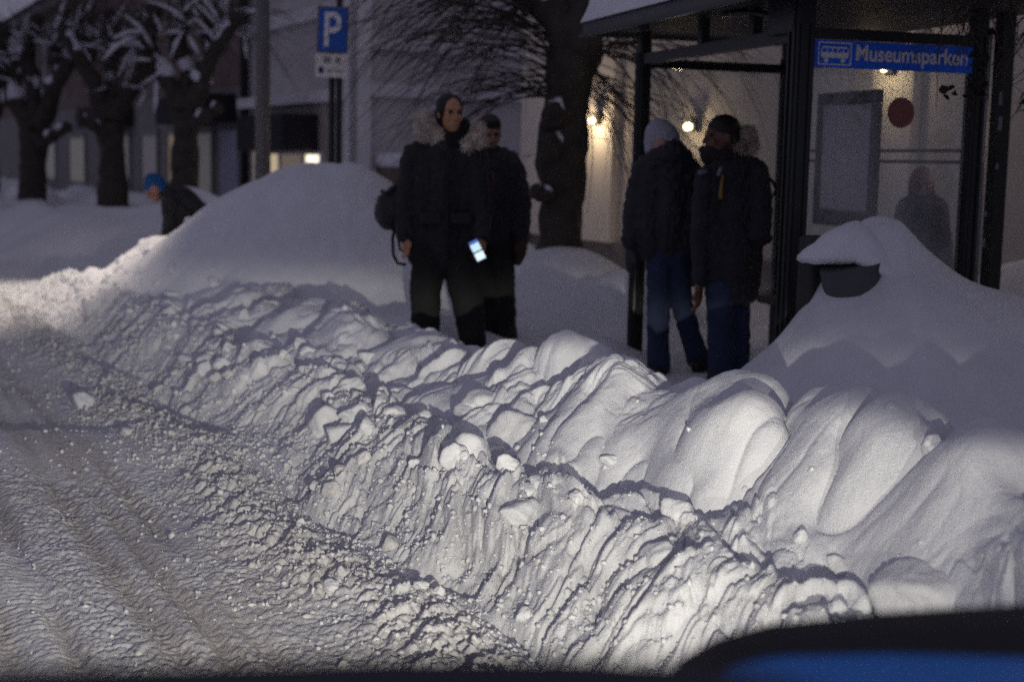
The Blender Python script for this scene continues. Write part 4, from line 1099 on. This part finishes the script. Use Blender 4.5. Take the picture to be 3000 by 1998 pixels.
# her shoulder bag
bgp = px(1150, 610, G1 + .06)
bag = empty('shoulder_bag', bgp); tag(bag, 'bulging dark brown shoulder bag at the side of the person with fur collar', 'bag')
BAGM = mat('dark_leather', (0.016, 0.012, 0.012), 0.5, 0.25, 8, bump=0.3, bscale=60)
bme = fuse(caps([[(1172, 555, .06, 26), (1148, 600, .06, 46), (1150, 625, .06, 54), (1185, 640, .04, 40)], [(1130, 600, .08, 32), (1128, 628, .08, 34)]], G1), .012, 4); smoothshade(bme); folds(bme, .014, 5); bme.materials.append(BAGM); link('bag_body', bme, bag)
m = MB(); m.tube([px(x, y, G1 - .02) for x, y in ((1225, 425), (1195, 500), (1160, 545), (1135, 565), (1115, 560))], .012, 8); m.build('strap', BAGM, bag)
m = MB(); m.tube([px(x, y, G1 + .02) for x, y in ((1158, 660), (1150, 700), (1152, 745), (1165, 772), (1190, 776))], .011, 8); m.tube([px(x, y, G1 + .03) for x, y in ((1168, 660), (1166, 700), (1172, 730), (1190, 745))], .009, 8); m.build('carry_loop', BAGM, bag)

# man behind her
G2 = 10.5
PXO[0] = 10.0
w2, hc2, F2, k2 = person('dark jacketed person with brown mittens looking down behind the fur collared one', G2, .15, skin('tan_skin', (0.34, 0.185, 0.125)),
    (1424, 390, -.02, (.25, -.93, -.25), 1.08),
    {'jacket': ([[(1400, 500, .02, 48), (1402, 690, .02, 48)], [(1448, 485, .02, 56), (1450, 600, 0, 56), (1448, 692, 0, 46)], [(1396, 466, .02, 32), (1430, 455, 0, 32), (1482, 474, .02, 33)],
                 [(1488, 492, 0, 38), (1514, 590, 0, 36), (1514, 690, -.03, 28)], [(1380, 490, .04, 36), (1372, 600, .05, 34), (1385, 690, 0, 26)], [(1420, 450, 0, 36), (1425, 470, 0, 40)]], BLK2, .022, .012, .72),
     'trousers': ([[(1462, 690, 0, 38), (1466, 840, 0, 34), (1474, 985, 0, 29)], [(1415, 690, .04, 40), (1418, 840, .04, 34), (1420, 990, .04, 30)], [(1420, 690, .02, 40), (1462, 690, 0, 38)]], TRO, .012, .012, .72),
     'boot': ([[(1474, 970, 0, 33), (1478, 1012, 0, 30), (1472, 1022, -.15, 20)], [(1494, 985, 0, 15), (1490, 1000, 0, 12)]], BOOT, .006, .012, .7),
     'boot|b': ([[(1420, 975, .04, 33), (1422, 1012, .04, 30), (1415, 1020, -.10, 20)]], BOOT, .006, .012, .7),
     'mitten': ([[(1520, 705, -.03, 19), (1514, 745, -.04, 18), (1508, 768, -.04, 12)], [(1505, 715, -.06, 8), (1500, 735, -.07, 7)]], mat('brown_mitten', (0.065, 0.042, 0.03), 0.9, 0.2, 12), .003, .009, .6),
     'cuff': ([[(1508, 692, -.03, 17), (1534, 693, -.03, 17)]], mat('beige_knit', (0.16, 0.135, 0.105), 0.95, 0.15, 30), .003, .009, 0)},
    hair=HAIR_SHORT)
m = MB(); m.tube([px(1430, 500, G2 - .17), px(1438, 530, G2 - .19), px(1436, 570, G2 - .19)], [.008, .012, .01], 6); m.build('zip_pull', mat('dull_red_cord', (0.10, 0.035, 0.035), 0.8, 0.1, 10), w2)

PXO[0] = 0.0
# person with white hat, back turned
G3 = 8.9
w3, hc3, F3, k3 = person('person in pale knitted hat and blue jeans with back turned at the shelter', G3, .15, skin('fair_skin', (0.42, 0.26, 0.19)),
    (1944, 432, 0, (.35, .93, .05), 1.02),
    {'puffer_jacket': ([[(1905, 520, 0, 52), (1898, 620, 0, 54), (1905, 722, 0, 46)], [(1962, 500, 0, 60), (1958, 620, 0, 64), (1956, 725, 0, 52)], [(2008, 525, 0, 44), (2010, 620, 0, 46), (2002, 722, 0, 44)],
                 [(1893, 492, 0, 36), (1958, 470, 0, 38), (2020, 498, 0, 34)], [(1882, 505, 0, 37), (1860, 612, 0, 36), (1850, 712, -.02, 29)], [(2030, 515, 0, 34), (2046, 630, .02, 32), (2036, 738, .02, 26)], [(1922, 462, -.04, 34), (1965, 448, -.06, 44), (1998, 462, -.04, 32)]], BLK2, .024, .012, .72),
     'jeans': ([[(1934, 740, 0, 42), (1930, 880, 0, 35), (1928, 1000, 0, 33), (1930, 1072, 0, 36)], [(1982, 740, 0, 42), (1998, 890, .04, 32), (2028, 1000, .08, 31), (2046, 1050, .10, 37)], [(1934, 740, 0, 42), (1985, 740, 0, 42)]], JEAN, .012, .012, .72),
     'shoe': ([[(1930, 1078, 0, 28), (1934, 1094, .10, 22)], [(1930, 1078, 0, 28), (1926, 1096, -.08, 22)]], BOOT, .003, .012, .7),
     'shoe|b': ([[(2048, 1058, .10, 28), (2060, 1068, .22, 22)], [(2048, 1058, .10, 28), (2044, 1074, .02, 22)]], BOOT, .003, .012, .7),
     'knitted_hat': ([[(1932, 395, 0, 46), (1945, 405, 0, 47), (1950, 425, 0, 44)], [(1916, 415, 0, 30), (1905, 440, -.02, 18)], [(1930, 380, 0, 33)]], mat('pale_lilac_knit', (0.40, 0.39, 0.46), 0.95, 0.06, 40, bump=0.5, bscale=90), .004, .009, 0),
     'glove': ([[(1850, 738, -.02, 17), (1846, 770, -.03, 16), (1842, 792, -.03, 9)], [(1858, 748, -.05, 7), (1862, 766, -.06, 6)]], mat('grey_glove', (0.06, 0.055, 0.06), 0.9, 0.15, 20), .003, .009, .6),
     'glove|b': ([[(2034, 760, .02, 18), (2030, 800, .01, 17), (2024, 835, .01, 9)]], MATS['grey_glove'], .003, .009, .6)})

# person in long coat, in profile
G4 = 8.65
pw4 = px(2048, 842, G4 - .06)
w4, hc4, F4, k4 = person('person in long dark coat facing left beside the white hatted one', G4, .15, skin('deep_brown_skin', (0.15, 0.07, 0.05)),
    (2113, 402, -.02, (-.93, -.30, -.02), 1.04),
    {'coat': ([[(2092, 540, 0, 50), (2096, 700, 0, 54), (2112, 845, 0, 46)], [(2150, 510, 0, 60), (2150, 700, 0, 64), (2150, 848, 0, 60)], [(2196, 540, 0, 46), (2198, 700, 0, 42), (2186, 848, 0, 40)],
               [(2092, 500, 0, 36), (2140, 480, 0, 40), (2206, 500, 0, 36)], [(2222, 515, -.05, 34), (2230, 630, -.08, 32), (2226, 690, -.14, 28)], [(2066, 520, -.04, 32), (2052, 660, -.06, 31), (2050, 825, -.06, 22)], [(2110, 470, 0, 40), (2105, 455, -.01, 34)],
               [(2108, 850, 0, 42), (2150, 856, 0, 42), (2188, 850, 0, 38)]], NAVY, .022, .012, .72),
     'jeans': ([[(2112, 850, -.04, 45), (2112, 960, -.04, 42), (2112, 1090, -.04, 38)], [(2155, 850, .05, 45), (2158, 960, .05, 40), (2160, 1090, .05, 37)], [(2112, 850, -.04, 44), (2155, 850, .05, 44)]], JEAN, .012, .012, .72),
     'boot': ([[(2112, 1085, -.04, 32), (2090, 1112, -.08, 24)]], BOOT, .003, .012, .7),
     'boot|b': ([[(2160, 1085, .05, 32), (2138, 1108, .02, 24)]], BOOT, .003, .012, .7),
     'scarf': ([[(2088, 445, -.04, 26), (2115, 455, -.02, 36), (2150, 450, 0, 28)], [(2060, 440, -.02, 14), (2072, 462, -.02, 22)]], mat('dark_scarf', (0.025, 0.018, 0.02), 0.95, 0.2, 30), .006, .01, .7),
     'yellow_strap': ([[(2118, 515, -.155, 4), (2113, 550, -.165, 6), (2111, 578, -.165, 7)]], mat('yellow_webbing', (0.24, 0.15, 0.012), 0.7, 0.1, 20), 0, .005, 0),
     'reflector': ([[(2105, 512, -.15, 6), (2112, 492, -.15, 5)]], mat('grey_reflector', (0.20, 0.20, 0.24), 0.5, 0.1, 20), 0, .005, 0),
     'reflector|b': ([[(2052, 506, -.115, 9), (2066, 503, -.115, 7)]], mat('grey_reflector2', (0.16, 0.16, 0.20), 0.5, 0.1, 20), 0, .005, 0)},
    hands=[(pw4, (-.02, 0, -1), (-.5, -.8, 0), 1.0, .7)],
    hair=([((0, -.018, .050), (.084, .096, .082)), ((0, -.060, .0), (.080, .062, .080))], HAIRB))
fur(w4, 'fur_hood', [(2160, 425, -.02, 34), (2186, 402, -.02, 34), (2194, 428, -.02, 28)], G4, FURB, 2)
bp0 = px(2236, 560, G4 + .1)
bpk = empty('backpack', bp0); tag(bpk, 'black backpack with hanging strap on the long coated person', 'backpack')
bme = fuse(caps([[(2218, 500, .16, 34), (2226, 600, .18, 38), (2224, 690, .16, 36)], [(2235, 690, .1, 22), (2246, 700, .08, 18)]], G4), .012, 4); smoothshade(bme); folds(bme, .012, 9); bme.materials.append(BLK); link('bag_body', bme, bpk)
m = MB(); m.tube([px(x, y, G4 + .1) for x, y in ((2200, 478), (2232, 498), (2252, 522), (2266, 535), (2273, 555), (2268, 575))], [.02, .018, .012, .010, .009, .010], 8); m.build('strap', BLK, bpk)

# bent figure with blue hat behind the heap
G5 = 15.6
w5, hc5, F5, k5 = person('stooping person in bright blue hat and black jacket behind the snow heap', G5, .08, skin('ruddy_skin', (0.36, 0.19, 0.15)),
    (452, 555, 0, (-.65, -.45, -.62), 1.08),
    {'jacket': ([[(498, 570, .02, 26), (540, 580, .04, 34), (585, 640, .05, 42), (592, 700, .05, 40)], [(500, 600, -.05, 30), (540, 640, 0, 45), (560, 700, .02, 42)], [(497, 590, -.1, 24), (498, 650, -.15, 22), (490, 705, -.2, 18)], [(520, 585, .15, 22), (520, 660, .2, 18)]], BLK, .015, .015, .7),
     'trousers': ([[(575, 700, -.05, 36), (560, 770, -.15, 28), (575, 835, -.05, 24)], [(590, 700, .1, 36), (585, 770, .05, 28), (600, 835, .15, 24)]], TRO, .01, .015, .7),
     'boot': ([[(575, 830, -.05, 22), (555, 842, -.1, 15)]], BOOT, 0, .012, .7), 'boot|b': ([[(600, 830, .15, 22), (580, 842, .1, 15)]], BOOT, 0, .012, .7),
     'knitted_hat': ([[(447, 532, 0, 26), (456, 536, .02, 28)], [(436, 548, -.04, 16), (470, 545, .02, 22)]], mat('bright_blue_knit', (0.010, 0.085, 0.26), 0.9, 0.08, 40), .003, .009, 0)})

# hooded figure beyond the shelter glass
G6 = 9.35
w6, *_ = person('dim hooded figure seen through the misted shelter glass', G6, .15, MATS['tan_skin'],
    (2700, 540, 0, (-.2, -.97, -.1), 1.0),
    {'hooded_jacket': ([[(2698, 530, .02, 34), (2700, 555, .04, 38)], [(2660, 610, 0, 36), (2650, 720, 0, 42), (2655, 790, 0, 46)], [(2700, 600, 0, 52), (2700, 720, 0, 58), (2700, 790, 0, 58)], [(2740, 610, 0, 36), (2752, 720, 0, 38), (2755, 790, 0, 40)], [(2655, 620, -.08, 26), (2632, 740, -.1, 24)], [(2748, 620, -.08, 26), (2772, 740, -.1, 22)]], NAVY, .014, .014, .72),
     'trousers': ([[(2670, 790, 0, 42), (2668, 990, 0, 32)], [(2735, 790, 0, 42), (2735, 990, 0, 32)]], TRO, .01, .015, .7),
     'boot': ([[(2668, 990, 0, 28), (2664, 1012, -.1, 20)]], BOOT, 0, .012, .7), 'boot|b': ([[(2735, 990, 0, 28), (2733, 1012, -.1, 20)]], BOOT, 0, .012, .7)})
# ---------------------------------------------------------------- loose snow lumps on the bank, crumbs on the road
def lump_mesh(seed, sub=4):
    bm = bmesh.new(); bmesh.ops.create_icosphere(bm, subdivisions=sub, radius=1.0)
    rng = random.Random(seed); off = Vector((rng.uniform(-50, 50), rng.uniform(-50, 50), rng.uniform(-50, 50)))
    sx = (rng.uniform(.8, 1.25), rng.uniform(.8, 1.2), rng.uniform(.65, .95))
    cuts = [Vector((rng.gauss(0, 1), rng.gauss(0, 1), rng.gauss(0, 1))).normalized() for _ in range(7)]
    cuts = [Vector((rng.gauss(0, 1), rng.gauss(0, 1), rng.gauss(0, 1))).normalized() for _ in range(16)]
    hts = [rng.uniform(.62, 1.0) for _ in cuts]
    for v in bm.verts:
        d = v.co.normalized()
        acc = 0.0
        for c, h_ in zip(cuts, hts):
            t_ = d.dot(c)
            if t_ > .05: acc += (t_ / h_) ** 9
        r = min(1.25, acc ** (-1 / 9.0)) if acc > 0 else 1.2
        r *= 1 + .12 * mnoise.noise(d * 1.8 + off) + .10 * abs(mnoise.noise(d * 5.5 + off)) + .035 * mnoise.noise(d * 14 + off)
        v.co = Vector((d.x * r * sx[0], d.y * r * sx[1], d.z * r * sx[2]))
    for f in bm.faces: f.smooth = True
    me = bpy.data.meshes.new('snow_lump'); bm.to_mesh(me); bm.free()
    a = me.attributes.new('dirt', 'FLOAT', 'POINT'); a.data.foreach_set('value', np.full(len(me.vertices), .12, np.float32))
    me.materials.append(SNOW); return me
LM = [lump_mesh(k) for k in range(9)]
LMD = []
for me in LM[:4]:
    d = me.copy(); d.attributes['dirt'].data.foreach_set('value', np.full(len(d.vertices), .55, np.float32)); LMD.append(d)
rng = random.Random(21)
def lump(me, p, r, parent, sink=.65, sq=None):
    o = bpy.data.objects.new('snow_lump', me); COL.objects.link(o)
    o.parent = parent
    o.matrix_local = Matrix.LocRotScale(Vector(p) + Vector((0, 0, r * (1 - sink) - r * .4)), Quaternion((rng.gauss(0, .3) + 1, rng.gauss(0, .25), rng.gauss(0, .25), rng.gauss(0, 1.5))).normalized(), Vector(sq or (1, 1, 1)) * r)
    return o
# the ones that stand out
for (x, y, r, k) in ((1375, 1330, .10, 0), (1330, 1345, .07, 1), (1440, 1335, .06, 2), (2700, 1740, .10, 5), (2020, 1520, .03, 4), (1690, 1470, .030, 1), (1545, 1440, .045, 6), (1495, 1370, .045, 2),
                     (560, 1060, .07, 3), (600, 1090, .07, 1), (650, 1080, .06, 2), (500, 905, .10, 4), (565, 905, .09, 7), (280, 905, .10, 5), (250, 1185, .09, 6), (1285, 1735, .022, 1), (1540, 1800, .030, 0),
                     (1520, 1270, .14, 8), (960, 1240, .10, 0), (1000, 1270, .08, 4), (1075, 1260, .06, 7), (1420, 1170, .09, 3), (760, 1080, .07, 6), (880, 1530, .022, 4), (975, 1720, .03, 2), (1230, 1720, .025, 3)):
    p = hit(x, y)
    s_, n_ = sn(p.x, p.y)
    lump(LM[k], p, r, bank if n_ > 0 else road)
cnt = 0
S_ = np.array([rng.uniform(-1.2, 10.5) for _ in range(900)]); Nn = np.array([rng.choice((rng.gauss(.28, .22), rng.gauss(-.25, .16), rng.gauss(.8, .25))) for _ in range(900)])
Px = B0[0] + S_ * U[0] + Nn * N[0]; Py = B0[1] + S_ * U[1] + Nn * N[1]
Pz = terrain(Px[None], Py[None])[0][0]
for i in range(900):
    if cnt >= 220: break
    if abs(Px[i] / Py[i]) > .40 or Py[i] < 3.6: continue
    r = rng.choice((.012, .015, .018, .022, .03, .04)) * (1 + .05 * max(0, S_[i]))
    if Nn[i] < 0: r *= .7
    if Nn[i] > .7 and rng.random() < .6: continue
    me = LMD[rng.randrange(4)] if Nn[i] < .25 else LM[rng.randrange(9)]
    lump(me, (Px[i], Py[i], Pz[i]), r, bank if Nn[i] > 0 else road, .4); cnt += 1
big = 0
for i in range(400):
    if big >= 42: break
    s_, n_ = rng.uniform(-.6, 9.5), rng.gauss(.60, .16)
    p = st(s_, n_); 
    if abs(p.x / p.y) > .39: continue
    lump(LM[rng.randrange(9)], (p.x, p.y, hz(p.x, p.y)), rng.uniform(.03, .075), bank, .75, (rng.uniform(.8, 1.3), rng.uniform(.8, 1.3), rng.uniform(.7, 1.0))); big += 1
# crumbs too many to count
nc_ = 30000
rs = np.random.RandomState(3)
S_ = rs.uniform(-2.0, 13, nc_) ** 1.0; 
Nn = np.where(rs.rand(nc_) < .8, rs.normal(-.05, .30, nc_), rs.uniform(-3.6, .5, nc_))
Px = B0[0] + S_ * U[0] + Nn * N[0]; Py = B0[1] + S_ * U[1] + Nn * N[1]
ok = (np.abs(Px / np.maximum(Py, .1)) < .42) & (Py > 3.3) & (rs.rand(nc_) < np.clip(7.0 / np.maximum(Py, 1), .25, 1)) & ((Nn > -.5) | (pn(Px * 1.3, Py * 1.3, 97) + .3 * pn(Px * 5, Py * 5, 98) > -.12))
Px, Py, Nn = Px[ok], Py[ok], Nn[ok]; Pz = terrain(Px[None], Py[None])[0][0]; K = len(Px)
tb = bmesh.new(); bmesh.ops.create_icosphere(tb, subdivisions=1, radius=1.0); tb.verts.ensure_lookup_table()
tv = np.array([v.co[:] for v in tb.verts]); tf = np.array([[v.index for v in f.verts] for f in tb.faces]); tb.free()
siz = (0.0030 + 0.009 * rs.rand(K) ** 4) * (0.7 + 0.06 * Py)
V = tv[None] * (1 + .5 * (rs.rand(K, len(tv), 1) - .5) * 2) * siz[:, None, None] * (rs.rand(K, 1, 3) * .7 + .65)
V = V + np.stack([Px, Py, Pz + siz * .2], -1)[:, None]
Fq = tf[None] + (np.arange(K) * len(tv))[:, None, None]
me = bpy.data.meshes.new('snow_crumbs')
me.vertices.add(K * len(tv)); me.vertices.foreach_set('co', V.astype(np.float32).ravel())
me.loops.add(Fq.size); me.loops.foreach_set('vertex_index', Fq.astype(np.int32).ravel())
me.polygons.add(K * len(tf)); me.polygons.foreach_set('loop_start', np.arange(0, Fq.size, 3, dtype=np.int32)); me.update(calc_edges=True)
me.polygons.foreach_set('use_smooth', np.ones(K * len(tf), bool))
a = me.attributes.new('dirt', 'FLOAT', 'POINT'); dv = np.where(Nn < -.1, rs.uniform(.2, .75, K), rs.uniform(.0, .4, K)); a.data.foreach_set('value', np.repeat(dv, len(tv)).astype(np.float32))
me.materials.append(SNOW)
cr = tag(link('snow_crumbs', me), 'loose crumbs of snow scattered over the road edge', 'snow', kind='stuff')
